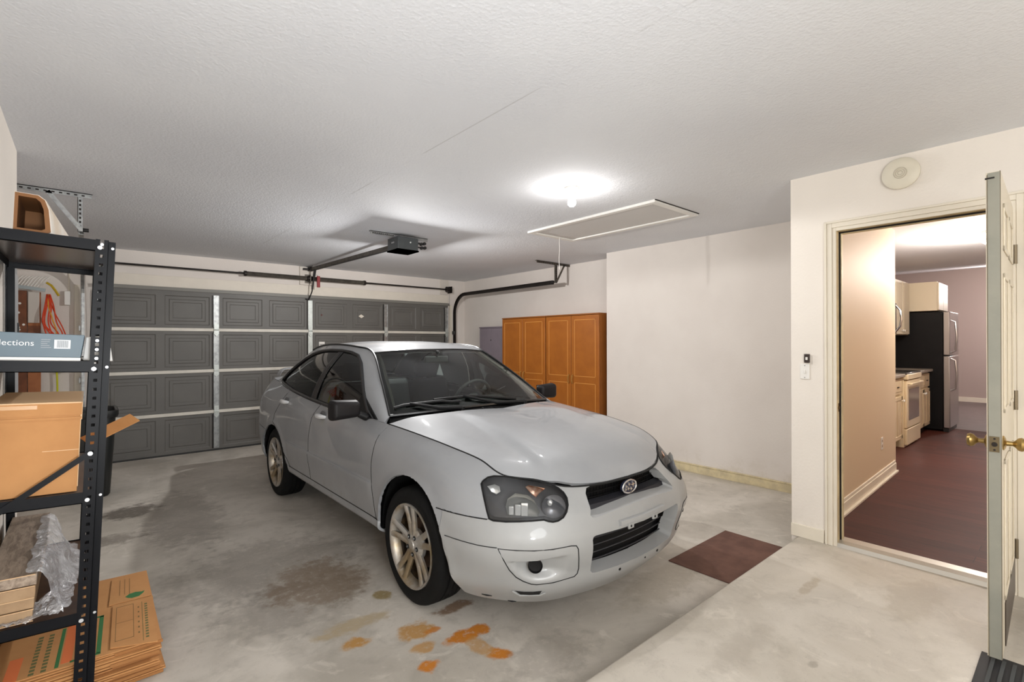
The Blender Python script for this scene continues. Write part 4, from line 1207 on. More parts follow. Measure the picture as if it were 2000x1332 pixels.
pts = crspline([(-3.30, -.60, 1.075), (-3.33, -.57, 1.118), (-3.35, -.30, 1.128), (-3.355, 0, 1.132), (-3.35, .30, 1.128), (-3.33, .57, 1.118), (-3.31, .60, 1.075)], 30)
for a_, c_ in zip(pts[:-1], pts[1:]): pass
rings = []
for p in pts: rings.append([sp.bm.verts.new((p[0]+dx, p[1], p[2]+dz)) for dx, dz in ((-.06, .004), (0, .011), (.06, .002), (.06, -.003), (0, -.008), (-.06, -.004))])
for A_, B_ in zip(rings, rings[1:]):
    for k in range(6): sp.bm.faces.new((A_[k], A_[(k+1) % 6], B_[(k+1) % 6], B_[k]))
sp.bm.faces.new(rings[0][::-1]); sp.bm.faces.new(rings[-1])
sp.build('spoiler', M_paint, CAR, smooth=True)
# black mouldings round the glass
for s in (-1, 1):
    MB().tube([Vector((p[0], s*p[1], p[2]))+Vector((0, s*.004, .002)) for p in Uc[:iu2+1:2]], .0075, 6).build('roof_moulding', frit, CAR, smooth=True)
ed = [Vector(tuple(p)) for p in crspline(w_bot, 20)]
edge_pts = [Vector((p.x, -p.y, p.z)) for p in ed[::-1]]+ed[1:]
MB().tube([p+Vector((0, 0, .002)) for p in edge_pts], .010, 6).build('cowl_seal', frit, CAR, smooth=True)
ed = [Vector(tuple(p)) for p in crspline(r_front, 20)]
MB().tube([Vector((p.x, -p.y, p.z)) for p in ed[::-1]]+ed[1:], .006, 6).build('header_seal', frit, CAR, smooth=True)
# blackout band inside the glass edge
def band_on(g, u0, u1, v0, v1, off):
    return [[(g[i][j][0], g[i][j][1], g[i][j][2]-off) for j in range(v0, v1)] for i in range(u0, u1)]
for s in (-1, 1):
    b = MB().grid([[P3(p, s) for p in row] for row in band_on(wg, 0, 40, 22, 24, .004)])
    b.build('glass_border', frit, CAR, smooth=True)
b = MB().grid([[P3(p, 1) for p in row] for row in band_on(wg, 36, 40, 0, 24, .004)]).grid([[P3(p, -1) for p in row] for row in band_on(wg, 36, 40, 0, 24, .004)])
b.build('glass_border', frit, CAR, smooth=True)
# cowl panel
cw = []
hr = crspline(h_rear, 24); wb_ = crspline(w_bot, 24)
for k in range(24):
    cw.append([tuple(hr[k]+np.array([.01, 0, -.012])), tuple((hr[k]+wb_[k])/2+np.array([0, 0, -.022])), tuple(wb_[k]+np.array([-.01, 0, -.008]))])
b = MB().grid(cw).grid([[(p[0], -p[1], p[2]) for p in r_] for r_ in cw], flip=True)
b.build('cowl_panel', M_trimk, CAR, smooth=True, solid=.004)
# wipers
for (x0, y0, x1, y1) in ((-.34, .30, -.40, -.33), (-.36, -.25, -.46, -.66)):
    def gz(x, y):
        return min(((p[0]-x)**2+(abs(p[1])-abs(y))**2, p[2]) for row in wg for p in row)[1]
    W = MB().tube([(x0+.02, y0, .985), (x0, (y0*.6+y1*.4), .995), (x1-.04, (y0*.25+y1*.75), gz(x1-.05, y0*.25+y1*.75)+.018)], [.015, .012, .008], 8).cyl((x0+.02, y0, .95), (x0+.02, y0, .995), .018).build('wiper_arm', M_trimk, CAR, smooth=True)
    ns = 8; pts = []
    for k in range(ns):
        y = y0*.9+(y1-y0)*k/(ns-1)*1.05; x = x0-.045+(x1-x0-.03)*k/(ns-1)
        pts.append((x, y, gz(x, y)+.010))
    MB().tube(pts, .010, 6).build('wiper_blade', M_trimk, W, smooth=True)

# ---- front end details
M_mesh = mat('grille_black', (.004, .004, .0045), .5, spec=.2)
b = MB().grid([[(.775-.25*abs(y)**2, y, z) for z in (.585, .72)] for y in np.linspace(-.34, .34, 20)])
for k in range(4):
    z = .612+k*.026
    b.tube([(.785-.25*abs(y)**2, y, z) for y in np.linspace(-.335, .335, 16)], .003, 5)
for y in np.linspace(-.32, .32, 30): b.box(.779-.25*y*y, .783-.25*y*y, y-.0012, y+.0012, .592, .712)
GRI = b.build('grille', M_mesh, CAR, recalc=False)
M_scoop = mat('grille_lower_bar', srgb(40, 40, 45), .6, spec=.3)
MB().grid([[(.868-.22*abs(y)**2.2-dx, y, z) for dx, z in ((.022, .606), (.030, .626), (.080, .634))] for y in np.linspace(-.335, .335, 24)]).build('grille_shelf', M_scoop, GRI, smooth=True)
# oval badge with stars
bd = MB()
bx = .838
bd.prism([(.062*math.cos(a), .036*math.sin(a)) for a in np.linspace(0, 2*math.pi, 33)[:-1]], -.012, 0, lambda u, v, w: (bx+w, u, .664+v))
BD = bd.build('badge', mat('badge_blue_black', srgb(40, 44, 62), .2), GRI)
MB().tube([(bx+.001, .058*math.cos(a), .664+.034*math.sin(a)) for a in np.linspace(0, 2*math.pi, 33)[:-1]], .0046, 8, closed=True).build('badge_ring', M_chr, GRI, smooth=True)
sb = MB()
def star(y, z, r):
    pl = []
    for k in range(12 if False else 8):
        rr = r if k % 2 == 0 else r*.32; a = math.pi*k/4
        pl.append((rr*math.cos(a)*1.25, rr*math.sin(a)))
    sb.prism(pl, .0, .004, lambda u, v, w: (bx+w, y+u, z+v))
star(.028, .672, .017)
for y, z in ((-.005, .676), (-.030, .668), (-.012, .655), (.012, .650), (-.034, .652)): star(y, z, .0105)
sb.build('badge_stars', M_chr, GRI)
# lower intake interior
b = MB().grid([[(.80-.22*abs(y)**2, y, z) for z in (.30, .52)] for y in np.linspace(-.37, .37, 20)])
b.build('intake_back', M_mesh, BUMP, recalc=False)
MB().grid([[(.895-.30*abs(y)**2.2-dx, y, z) for dx, z in ((.018, .502), (.03, .468), (.075, .452))] for y in np.linspace(-.352, .352, 24)]).build('intake_upper_bar', M_scoop, BUMP, smooth=True)
b = MB()
for k in range(3):
    b.tube([(.825-.22*abs(y)**2, y, .345+k*.035) for y in np.linspace(-.345, .345, 16)], .004, 5)
b.build('intake_slat', mat('intake_slat_grey', srgb(48, 48, 52), .5), BUMP, smooth=True)
# plate beam and tabs
b = MB()
ys = np.linspace(-.19, .19, 14)
g_ = []
for y in ys:
    p = on_front(y, .532, 0)
    g_.append([(p.x-.004, y, .549), (p.x+.014, y, .545), (p.x+.016, y, .527), (p.x-.002, y, .519)])
b.grid(g_)
b.bm.faces.new([v for v in b.bm.verts[:] if False] or [b.bm.verts.new(p) for p in g_[0]]); b.bm.faces.new([b.bm.verts.new(p) for p in g_[-1]][::-1])
b.build('plate_beam', M_bpaint, BUMP, bevel=0, smooth=True, angle=30)
for y in (-.105, .105):
    p = on_front(y, .515, 0)
    t_ = MB().box(p.x-.004, p.x+.006, y-.022, y+.022, .492, .522).build('plate_tab', M_bpaint, BUMP, bevel=.003)
    MB().cyl((p.x+.005, y-.004, .506), (p.x+.0075, y-.004, .506), .006).build('tab_hole', M_gap, t_)
# screws, tow slots
for y, z in ((-.145, .287), (.07, .285), (.19, .288)):
    p = on_front(y, z, .001)
    MB().cyl(p-Vector((.004, 0, 0)), p+Vector((.001, 0, 0)), .008 if y != .07 else .005).build('bumper_hole', M_gap, BUMP)
for s in (-1, 1):
    pl = [(.010, .276), (.050, .272), (.092, .272), (.134, .276), (.122, .252), (.078, .250), (.034, .252)]
    pts = [on_q(u, z, s, .0025) for u, z in pl]
    if all(pts):
        b = MB(); b.bm.faces.new([b.bm.verts.new(p) for p in pts]); b.build('tow_slot', M_gap, BUMP)
        out = [on_q(u, z, s, .003) for u, z in ((-.004, .274), (.03, .246), (.126, .248), (.14, .258), (.150, .262))]
        MB().tube(out, .004, 6).build('slot_lip', M_bpaint, BUMP, smooth=True)
    # grooves between upper and lower bumper, arch to fog surround
    gp = [on_side(x, .497, s, .0006) for x in np.linspace(.395, .56, 8)]+[on_q(u, .4965, s, .0006) for u in np.linspace(-.17, -.068, 8)]
    MB().tube([p for p in gp if p], .0022, 5).build('bumper_groove', M_gap, BUMP, smooth=True)
    gp = [on_q(u, z, s, .0006) for u, z in FOG]
    MB().tube([p for p in gp if p], .0026, 5, closed=True).build('fog_groove', M_gap, BUMP, smooth=True)
    gp = [on_side(x, .3, s, .001) for x in (.45, .5)]
    # scrape under the corner
    for u, z, w in ((-.155, .222, .05), (-.03, .190, .04)):
        p0, p1 = on_q(u, z, s, .001), on_q(u+w, z-.004, s, .001)
        if p0 and p1: MB().tube([p0, (p0+p1)/2, p1], [.002, .005, .002], 5).build('scrape', M_gap, BUMP)
fr_line = [Vector((p[0]+.002, sy*p[1], p[2]-.004)) for sy in (1,) for p in h_front]
MB().tube([Vector((p.x, -p.y, p.z)) for p in fr_line[::-1]]+fr_line[1:], .0055, 6).build('hood_seal', M_gap, CAR, smooth=True)
# shut lines: dark backing a few millimetres below the skin
def seam(pts, name='shut_line', r=.0042):
    pts = [p for p in pts if p is not None]
    if len(pts) > 2: MB().tube(pts, r, 6).build(name, M_gap, CAR, smooth=True)
def dens(poly, n=4):
    out = []
    for a, b_ in zip(poly, poly[1:]):
        for k in range(n): out.append((a[0]+(b_[0]-a[0])*k/n, a[1]+(b_[1]-a[1])*k/n))
    return out+[poly[-1]]
for s in (-1, 1):
    seam([on_side(x, z, s, -.0022) for x, z in dens(GA[1:])])
    seam([on_side(x, z, s, -.0022) for x, z in dens(GB[1:])])
    seam([on_side(x, z, s, -.0022) for x, z in dens(GC[1:])])
    seam([on_side(x, .362, s, -.0016) for x in np.linspace(-2.08, -.37, 30)])
    seam([on_side(x, .6085, s, -.002) for x in np.linspace(.31, .56, 10)]+[on_q(u, .6085, s, -.002) for u in np.linspace(-.17, -.118, 6)], r=.0036)
    seam([Vector((p[0], s*p[1], p[2]-.0015)) for p in h_edge], r=.0042)
    MB().tube([p for p in [on_side(x, .5745, s, .0004) for x in np.linspace(-2.12, -.45, 40)] if p], .0034, 6).build('crease_bead', M_paint, CAR, smooth=True)  # bead of body paint added on the door crease to catch a highlight
# ---- hidden inner body
MB().box(-.42, .60, -.58, .58, .28, .60).box(-3.35, .55, -.55, .55, .22, .34).build('underbody', M_inner, CAR)
MB().grid([[(x, y*(1-.25*max(0, (x-.3)/.5)), (.86-.05*max(0, x/.5))-.27*max(0, (x-.25)/.5)) for y in np.linspace(-.62, .62, 6)] for x in np.linspace(-.42, .70, 8)]).build('engine_cover', M_inner, CAR)
for s in (-1, 1):
    for cx in (0.03, -2.52):
        b = MB()
        prof = [(cx+.41*math.cos(R(a)), .33+.40*math.sin(R(a))) for a in range(185, -6, -10)]
        b.grid([[(x, s*.58, z), (x, s*.815, z)] for x, z in prof])
        b.prism(prof, s*.56, s*.58, lambda u, v, w: (u, w, v))
        b.build('wheel_liner', M_inner, CAR)
b = MB().box(-2.75, -.42, -.80, .80, .29, .31)
for s in (-1, 1): b.box(-2.75, -.46, s*.745, s*.76, .30, .915)
b.box(-.47, -.45, -.70, .70, .30, .90).box(-2.80, -2.70, -.70, .70, .30, 1.0)
b.build('cabin_lining', mat('cabin_lining', srgb(40, 40, 41), .9), CAR)
# dashboard
dprof = [(-.42, .915), (-.52, .945), (-.72, .955), (-.86, .945), (-.93, .905), (-.92, .80), (-.85, .62), (-.70, .5), (-.45, .5)]
MB().prism(dprof, -.69, .69, lambda u, v, w: (u, w, v)).build('dashboard', M_dash, CAR, bevel=.012)
MB().prism([(-.80, .95), (-.90, .985), (-.955, .965), (-.95, .90), (-.88, .88)], .20, .55, lambda u, v, w: (u, w, v)).build('instrument_hood', M_dash, CAR, bevel=.012)
MB().box(-1.7, -.85, -.10, .10, .31, .60).build('centre_console', M_dash, CAR, bevel=.02)
# steering wheel
sw_c = Vector((-1.075, .365, .935)); ax = Vector((-.90, 0, .42)).normalized()
a1 = Vector((0, 1, 0)); a2 = ax.cross(a1).normalized()
SWL = MB().tube([sw_c+(a1*math.cos(t)+a2*math.sin(t))*.182 for t in np.linspace(0, 2*math.pi, 37)[:-1]], .0145, 10, closed=True).build('steering_wheel', mat('wheel_grey', srgb(84, 84, 84), .5), CAR, smooth=True)
b = MB()
for t in (0, math.pi, 1.5*math.pi if a2.z > 0 else .5*math.pi): b.tube([sw_c-ax*.02, sw_c+(a1*math.cos(t)+a2*math.sin(t))*.178], [.03, .012], 8)
b.lathe([(0, .02), (.05, .012), (.065, -.01), (.05, -.03), (0, -.03)], (0, 0, 0), 'z', 20)
b2 = b; b2.build('wheel_spoke', M_dash, SWL, smooth=True).hide_render = False
MB().lathe([(0, .02), (.05, .014), (.068, -.008), (.05, -.04), (0, -.05)], (0, 0, 0), 'z', 20).xf(Matrix.Translation(sw_c) @ ax.to_track_quat('Z', 'Y').to_matrix().to_4x4()).build('wheel_boss', M_dash, SWL, smooth=True)
# seats
def seat(y):
    S_ = MB()
    def cushion(c, dims, rot, w_):
        b = MB(); bmesh.ops.create_cube(b.bm, size=1)
        for v in b.bm.verts: v.co = Vector((v.co.x*dims[0], v.co.y*dims[1]*(w_ if v.co.z > 0 else 1), v.co.z*dims[2]))
        b.xf(Matrix.Translation(c) @ Matrix.Rotation(rot, 4, 'Y'))
        return b
    base = cushion((-1.38, y, .44), (.50, .50, .16), R(6), .96).build('seat', M_cloth, CAR)
    back = cushion((-1.72, y, .78), (.13, .49, .62), R(-16), .78).build('seat_back', M_cloth, base)
    head = cushion((-1.835, y, 1.17), (.10, .25, .17), R(-14), .9).build('headrest', M_cloth, base)
    for o_, w_ in ((base, .06), (back, .05), (head, .045)):
        md = o_.modifiers.new('bevel', 'BEVEL'); md.width = w_; md.segments = 5
        o_.data.polygons.foreach_set('use_smooth', [True]*len(o_.data.polygons))
    MB().cyl((-1.80, y-.05, 1.04), (-1.83, y-.05, 1.12), .006).build('headrest_post', M_chr, base)
    MB().cyl((-1.80, y+.05, 1.04), (-1.83, y+.05, 1.12), .006).build('headrest_post', M_chr, base)
for y in (-.36, .36): seat(y)
b = MB(); b.box(-2.62, -2.18, -.66, .66, .36, .52).box(-2.74, -2.60, -.66, .66, .50, 1.02).build('rear_bench', M_cloth, CAR, bevel=.05)
MB().box(-3.02, -2.66, -.62, .62, 1.00, 1.03).build('parcel_shelf', M_dash, CAR)
MB().box(-3.3, -3.0, -.6, .6, .5, 1.02).build('trunk_inner', M_inner, CAR)
rv = MB().box(-1.06, -1.04, -.12, .10, 1.262, 1.318).build('interior_mirror', mat('mirror_grey', srgb(96, 96, 96), .4), CAR, bevel=.012)
MB().cyl((-1.05, -.01, 1.31), (-1.03, -.01, 1.36), .012).build('mirror_stalk', M_dash, rv)
MB().prism([(0, 0), (.035, -.10), (-.03, -.09)], 0, .002, lambda u, v, w: (-1.04+w, .015+u, 1.255+v)).build('hanging_tag', mat('tag_pale', srgb(190, 190, 192), .6), rv)
for s in (-1, 1):
    p0 = [Vector((p[0]+.0, s*(p[1]-.035), p[2]-.025)) for p in Uc[2:iu2:3]]
    MB().tube(p0, .022, 8).build('pillar_lining', mat('cabin_beige_grey', srgb(128, 124, 118), .8), CAR, smooth=True)
MB().grid([[(p[0], p[1]*.97, p[2]-.025) for p in row] for row in rg_]).grid([[(p[0], -p[1]*.97, p[2]-.025) for p in row] for row in rg_]).build('roof_lining', mat('roof_lining_grey', srgb(120, 118, 114), .9), CAR, recalc=False)

# ---- wheels
M_tire = mat('tire_rubber', (.006, .006, .006), .8, var=.3, vscale=30, spec=.2)
M_rim = mat('alloy_wheel', srgb(178, 175, 170), .36, .5, c2=srgb(146, 128, 100), vscale=7)
M_rimd = mat('wheel_barrel_rusty', srgb(96, 76, 50), .6, .4, c2=srgb(44, 38, 34), vscale=12)
def make_wheel():
    w = bpy.data.objects.new('wheel', None); COL.objects.link(w); w.parent = CAR
    # outer face looks toward -y
    tp = [(.221, .030), (.228, .008), (.245, -.002), (.270, -.004), (.293, .004), (.307, .016), (.313, .032), (.315, .06), (.308, .062), (.308, .068), (.315, .070), (.316, .098), (.308, .100), (.308, .106), (.316, .108), (.315, .136), (.308, .138), (.308, .144), (.315, .146), (.313, .172), (.307, .188), (.293, .200), (.27, .206), (.245, .204), (.228, .196), (.221, .175)]
    MB().lathe([(r_, h_) for r_, h_ in tp], axis='y', n=64, close=True).build('tire', M_tire, w, smooth=True, angle=30)
    rp = [(.200, .19), (.196, .10), (.199, .05), (.206, .018), (.213, .006), (.219, .0), (.2265, -.001), (.2275, .006), (.222, .03), (.215, .19)]
    MB().lathe(rp, axis='y', n=56).build('rim', M_rim, w, smooth=True)
    MB().lathe([(.1995, .185), (.1955, .10), (.1985, .052)], axis='y', n=56).build('rim_barrel', M_rimd, w, smooth=True)
    MB().lathe([(0, .10), (.135, .10), (.135, .085), (.07, .082), (.0, .082)], axis='y', n=40).build('brake_disc', mat('brake_disc_rust', srgb(92, 72, 56), .5, .5, c2=srgb(60, 44, 36), vscale=20), w, smooth=True)
    MB().lathe([(0, .13), (.2, .13)], axis='y', n=30).build('backing_plate', M_inner, w)
    b = MB().lathe([(0, .012), (.024, .011), (.027, .016), (.034, .018), (.062, .020), (.078, .026), (.086, .036), (.082, .06), (0, .06)], axis='y', n=40)
    b.build('hub', M_rim, w, smooth=True)
    for k in range(5):
        a = R(90+72*k+6)
        d = Vector((math.cos(a), 0, math.sin(a))); t = Vector((-math.sin(a), 0, math.cos(a)))
        b = MB()
        for sg in (-1, 1):
            rings = []
            for i in range(9):
                f = i/8; r_ = .052+.160*f
                c = sg*(.0150+.024*f**1.4); hw = .0185-.002*f+.006*max(0, f-.85)*6
                y0 = .019-.016*f+.004*math.sin(math.pi*f); dp = .022
                ctr = d*r_+t*c
                rings.append([b.bm.verts.new(ctr+t*dx+Vector((0, yy, 0))) for dx, yy in ((-hw, y0+.008), (-hw*.55, y0), (hw*.55, y0), (hw, y0+.008), (hw*.8, y0+dp), (-hw*.8, y0+dp))])
            for A_, B_ in zip(rings, rings[1:]):
                for j in range(6): b.bm.faces.new((A_[j], A_[(j+1) % 6], B_[(j+1) % 6], B_[j]))
            b.bm.faces.new(rings[0][::-1]); b.bm.faces.new(rings[-1])
        # web near the hub
        b.prism([(.04, -.03), (.115, -.012), (.115, .012), (.04, .03)], .020, .034, lambda u, v, ww: d*u+t*v+Vector((0, ww, 0)))
        b.build('spoke', M_rim, w, smooth=True, angle=50)
        a2_ = a+R(36)
        c = Vector((.050*math.cos(a2_), 0, .050*math.sin(a2_)))
        MB().cyl(c+Vector((0, .0215, 0)), c+Vector((0, .0165, 0)), .0125, 14).build('lug_recess', M_gap, w)
        MB().cyl(c+Vector((0, .020, 0)), c+Vector((0, .010, 0)), .0062, 6).build('lug_nut', M_gal, w)
    return w
def copy_part(o, parent):
    kids = [c for c in COL.objects if c.parent == o]
    c = o.copy(); COL.objects.link(c); c.parent = parent
    for k in kids: copy_part(k, c)
    return c
W0 = make_wheel(); W0.location = (0, -.843, .3155)
for x, s, tw in ((-2.525, -1, 21), (0, 1, 40), (-2.525, 1, 10)):
    c = copy_part(W0, CAR); c.location = (x, s*.843, .3155)
    c.rotation_euler = (0, R(tw), 0) if s < 0 else (0, R(tw), R(180))
# ================================================================ RACK AND WHAT STANDS ON IT
RY = R(2.25)
RK = Vector((-.024, 2.54, 0))
MR = Matrix.Translation(RK) @ Matrix.Rotation(RY, 4, 'Y')
M_rack = mat('rack_black_enamel', (.004, .0045, .0065), .42, spec=.15)
M_boardT = mat('rack_board_top', srgb(92, 78, 70), .22, var=.2, vscale=6)
M_rust = mat('rusty_shelf_board', srgb(96, 70, 52), .5, c2=srgb(66, 52, 46), vscale=9)
rk = thing('shelving_rack', 'black slotted metal shelving rack leaning beside the left wall', 'shelf', tuple(RK)); rk.rotation_euler = (0, RY, 0)
RD, RL = -.255, .96
def post(x, y, s, sy):
    b = MB()
    z0, z1 = (0, 1.84)
    b.box(x-.02, x-.006, y, y+sy*.0025, z0, z1).box(x+.006, x+.02, y, y+sy*.0025, z0, z1)
    z = .03
    b.box(x-.006, x+.006, y, y+sy*.0025, 0, .022)
    while z < 1.80:
        b.box(x-.006, x+.006, y, y+sy*.0025, z, z+.0235); z += .035
    b.box(x+s*.0185, x+s*.0205, y, y+sy*.034, z0, z1).box(x+s*.019, x+s*.043, y+sy*.0325, y+sy*.035, z0, z1)
    o = b.build('post', M_rack, rk)
    return o
post(0, 0, 1, 1); post(0, RL, 1, -1); post(RD, 0, -1, 1) if False else None
LX = lambda z: -.262-.0393*z
for y in (.0015, RL-.0015):
    b = MB().bar((LX(0), y, 0), (LX(1.84), y, 1.84), .003, .030, up=(1, 0, 0))
    b.bar((LX(0)-.0135, y+(.016 if y < .5 else -.016), 0), (LX(1.84)-.0135, y+(.016 if y < .5 else -.016), 1.84), .030, .003, up=(1, 0, 0)); b.build('post', M_rack, rk)
SHZ = [.385, .848, 1.357, 1.835]
M_bolt = mat('rack_rivet', srgb(214, 216, 220), .3, .8)
for i, z in enumerate(SHZ):
    mb_ = [M_rust, mat('shelf_board_grey_brown', srgb(112, 98, 88), .45, var=.2), mat('shelf_board_pale', srgb(196, 192, 186), .5), M_boardT][i]
    for y in (0, RL):
        s = 1 if y == 0 else -1
        b = MB().box(LX(z)+.01, -.018, y+s*.003, y+s*.006, z-.042, z+.002).box(LX(z)+.01, -.018, y+s*.003, y+s*.022, z-.042, z-.039).box(LX(z)+.01, -.018, y+s*.006, y+s*.02, z-.016, z-.013)
        b.build('beam', M_rack, rk)
    for x in (LX(z)-.006, .012):
        s = 1 if x < -.1 else -1
        MB().box(x, x+s*.003, .034, RL-.034, z-.042, z+.002).build('beam', M_rack, rk)
    MB().box(LX(z)+.0, .0, .008, RL-.008, z-.013, z-.003).build('shelf_board', mb_, rk)
    for zz in (z-.028,):
        MB().cyl((-.006, -.004, zz), (-.006, .001, zz), .0075, 10).build('rivet', M_bolt, rk)
        MB().cyl((.034, .030, zz+.006), (.034, .034, zz+.006), .005, 10).build('rivet', M_bolt, rk)
for zz in (1.82, 1.44, 1.405, 1.37): MB().cyl((.0, -.003, zz), (.0, .001, zz), .0055, 10).build('rivet', M_bolt, rk)
MB().bar((-.004, -.006, 1.003), (LX(.78), -.006, .778), .004, .020).build('corner_brace', M_rack, rk)
MB().cyl((-.004, -.012, 1.0), (-.004, -.004, 1.0), .008, 10).build('rivet', M_bolt, rk)

def on_rack(name, label, cat, x, y, z, group=None):
    o = thing(name, label, cat, tuple(MR @ Vector((x, y, z))), group=group); o.rotation_euler = (0, RY, 0); return o
M_card = mat('cardboard', srgb(196, 142, 88), .75, c2=srgb(184, 130, 78), vscale=3.5)
M_cardD = mat('cardboard_edge', srgb(170, 116, 66), .8, var=.1)
M_cardL = mat('cardboard_pale_edge', srgb(226, 190, 148), .8)
M_tape = mat('packing_tape', srgb(206, 160, 110), .25)
# long sleeve on the top shelf
lb = on_rack('cardboard_sleeve', 'long white topped cardboard sleeve with open brown end on the top shelf', 'box', -.21, .03, 1.833)
def sleeve(prof_o, prof_i, y0, y1, m, name, flare=1., shift=.05):
    b = MB(); n = len(prof_o)
    A = [b.bm.verts.new((x, y0, z)) for x, z in prof_o]; B = [b.bm.verts.new((x+(shift if x > 0 else 0), y1, z*flare)) for x, z in prof_o]
    Ci = [b.bm.verts.new((x, y0, z)) for x, z in prof_i]; Di = [b.bm.verts.new((x, y1-.02, z*flare)) for x, z in prof_i]
    for k in range(n):
        k2 = (k+1) % n
        b.bm.faces.new((A[k], A[k2], B[k2], B[k])); b.bm.faces.new((Ci[k2], Ci[k], Di[k], Di[k2])); b.bm.faces.new((A[k2], A[k], Ci[k], Ci[k2]))
    b.bm.faces.new(B); b.bm.faces.new(Di[::-1])
    return b
po = [(-.045, 0), (.045, 0), (.062, .012), (.052, .10), (.040, .135), (.02, .150), (-.045, .150)]
pi_ = [(-.037, .012), (.036, .012), (.048, .02), (.040, .098), (.030, .126), (.015, .139), (-.037, .139)]
sleeve(po, pi_, .012, .80, mat('sleeve_white', srgb(226, 220, 210), .6, c2=srgb(206, 186, 160), vscale=5), 's').build('outer_wrap', mat('sleeve_white_wrap', srgb(228, 222, 212), .6, c2=srgb(214, 198, 176), vscale=5), lb)
pb = [(x*1.03, z*1.0+.0) for x, z in po]
b = sleeve([(x*.95, .075+(z-.075)*.95) for x, z in po], [(x*.90, z*.93+.005) for x, z in pi_], .002, .30, M_cardD, 's', shift=.0)
b.build('brown_lining', mat('sleeve_brown_rim', srgb(128, 84, 44), .7), lb)
# product box on the third shelf
pbx = on_rack('product_box', 'slate blue carton printed lections on the shelf above the big box', 'box', -.165, .035, 1.357)
M_slate = mat('slate_blue_print', srgb(92, 112, 124), .45, c2=srgb(82, 98, 110), vscale=2)
MB().prism([(-.13, .014), (.118, .014), (.127, .103), (-.13, .106)], 0, .70, lambda u, v, w: (u, w, v)).build('carton', M_slate, pbx, bevel=.0015)
MB().box(-.13, .118, -.0015, .70, 0, .0135).build('lid_edge', M_white, pbx)
M_wt = mat('print_white', srgb(232, 234, 236), .5); M_gr = mat('print_grey', srgb(150, 156, 162), .5)
text('printed_word', 'lections', .030, (-.1085, -.0012, .066), (R(90), 0, 0), M_wt, pbx)
lab = MB().box(.040, .0865, -.0016, -.0004, .048, .082).build('barcode_label', M_wt, pbx)
b = MB(); x = .047
for k in range(20):
    w_ = (.0006, .0011, .0016)[(k*7) % 3]; b.box(x, x+w_, -.0022, -.0016, .052, .079); x += .0017
b.build('barcode', M_gr, lab)
b = MB()
for k, w_ in enumerate((.026, .024, .018, .024, .029)): b.box(.003, .003+w_, -.001, -.0004, .080-k*.0075, .0825-k*.0075)
b.build('small_print', M_gr, pbx)
tr = on_rack('white_tray', 'white tray end poking out right of the slate blue carton', 'tray', .008, .095, 1.357)
b = MB().prism([(-.048, .002), (.046, .0), (.030, .100), (.0, .102), (-.042, .096)], 0, .42, lambda u, v, w: (u, w, v))
b.build('tray_body', mat('tray_white', srgb(228, 226, 222), .5), tr, bevel=.003)
# big carton
bx_ = on_rack('cardboard_box', 'large plain brown cardboard box on the second shelf', 'box', -.163, .04, .849)
MB().box(-.13, .125, 0, .56, 0, .345).build('carton', M_card, bx_, bevel=.002)
b = MB().box(-.13, .128, -.003, 0, .300, .347).box(-.13, .128, -.0045, -.001, .283, .292)
b.build('top_flap', M_card, bx_)
MB().box(-.13, .126, -.006, .56, .345, .350).box(.127, .130, 0, .56, .28, .349).build('flap_edge', M_cardL, bx_)
MB().box(-.13, .0, -.0035, -.003, .326, .340).build('tape', M_tape, bx_)
MB().box(.02, .126, -.0018, 0, .163, .1655).build('seam', M_cardL, bx_)
MB().box(.1245, .127, -.002, .0, .02, .345).build('corner_highlight', M_cardL, bx_)
fl = tag(MB().bar((-.005, 2.90, .992), (.175, 2.96, 1.075), .075, .004, up=(0, -.45, 1)).build('cardboard_flap', M_card), 'loose strip of brown cardboard sticking out past the rack posts', 'cardboard')
fl.data.materials.clear(); fl.data.materials.append(M_card)
# planks wrapped in plastic
pk = on_rack('plank_bundle', 'bundle of flat boards in torn plastic on the lowest shelf', 'boards', -.20, .03, .385)
M_plank = mat('plank_end_tan', srgb(176, 146, 112), .6, c2=srgb(156, 126, 94), vscale=7)
def plank_top():
    m, nt, b = new_mat('grey_oak_plank'); t = NT(nt)
    g = t.ramp(t.noise(7, 6, .7, vec=t.mapv(scale=(9, 1.6, 9)), dist=.6), .35, .68)
    t.l(t.mix(g, srgb(176, 158, 140), srgb(128, 112, 98)), b.inputs['Base Color']); b.inputs['Roughness'].default_value = .4
    return m
M_pt = plank_top()
for k in range(4):
    z = .003+k*.043
    MB().box(-.075, .055+.002*k, .01*(k % 2), .90, z, z+.040).build('board', M_pt if k == 3 else M_plank, pk, bevel=.002)
for k in range(5):
    MB().box(-.075, .057, -.001, .003, .001+k*.043, .0035+k*.043).build('board_joint', M_cardL, pk)
